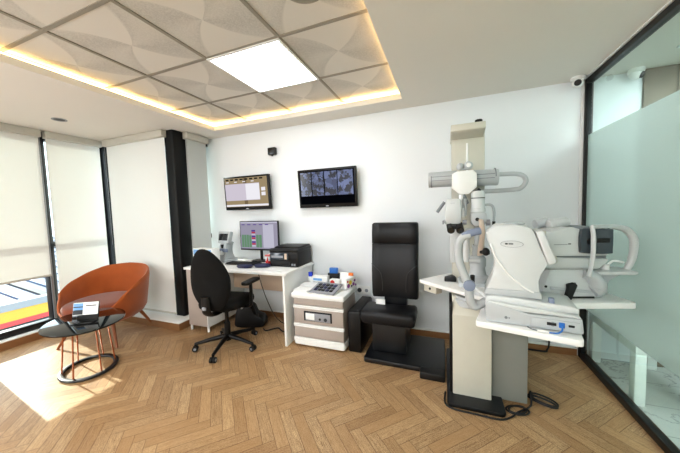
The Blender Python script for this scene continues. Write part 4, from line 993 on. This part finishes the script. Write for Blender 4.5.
# ------------------------------------------------------------------ light
w = bpy.data.worlds.new('sky'); bpy.context.scene.world = w; w.use_nodes = True
wn = w.node_tree; bg = wn.nodes['Background']; bg.inputs[0].default_value = (.80, .90, 1, 1); bg.inputs[1].default_value = 2.4
sun = bpy.data.lights.new('sun', 'SUN'); sun.energy = 7; sun.angle = R(.6); sun.color = (1, .95, .86)
so_ = bpy.data.objects.new('sun', sun); C.objects.link(so_)
so_.rotation_euler = Vector((1, -.12, -.374)).to_track_quat('-Z', 'Y').to_euler()
def area(name, loc, to, sx, sy, e, col):
    l = bpy.data.lights.new(name, 'AREA'); l.shape = 'RECTANGLE'; l.size = sx; l.size_y = sy; l.energy = e; l.color = col
    o = bpy.data.objects.new(name, l); C.objects.link(o); o.location = loc
    o.rotation_euler = (Vector(to)-Vector(loc)).to_track_quat('-Z', 'Y').to_euler(); return o
area('rear_ceiling_fill', (-1.2, -1.6, 2.40), (-1.2, -1.3, 0), 2.6, 1.2, 88, (.955, .98, 1))  # added soft fill, unseen behind the camera, not a room fixture
area('left_wall_fill', (-4.40, -.6, 1.3), (0, .6, 1.2), 2.6, 1.8, 60, (.92, .96, 1))  # added fill in front of the solid left wall, no window there
area('corridor_fill', (2.4, 0.2, 2.40), (2.3, .6, 0), 1.2, 3, 60, (.94, 1, .98))  # added unseen fill to brighten the corridor beyond the glass

# ------------------------------------------------------------------ camera
cd = bpy.data.cameras.new('camera'); cam = bpy.data.objects.new('camera', cd); C.objects.link(cam)
yaw, pitch, roll = R(20.94), R(3.628), R(-1.82)
F = Vector((-math.sin(yaw)*math.cos(pitch), math.cos(yaw)*math.cos(pitch), -math.sin(pitch)))
rt = Vector((math.cos(yaw), math.sin(yaw), 0)); up = rt.cross(F)
r2 = rt*math.cos(roll)+up*math.sin(roll); u2 = -rt*math.sin(roll)+up*math.cos(roll)
cam.matrix_world = Matrix(((r2.x, u2.x, -F.x, 0), (r2.y, u2.y, -F.y, 0), (r2.z, u2.z, -F.z, 1.4), (0, 0, 0, 1)))
cd.sensor_fit = 'HORIZONTAL'; cd.sensor_width = 36; cd.lens = 36*272.6/680; cd.clip_start = .05; cd.clip_end = 200
sc = bpy.context.scene; sc.camera = cam
sc.view_settings.view_transform = 'Standard'; sc.view_settings.look = 'None'; sc.view_settings.exposure = 0.92; sc.view_settings.gamma = .92
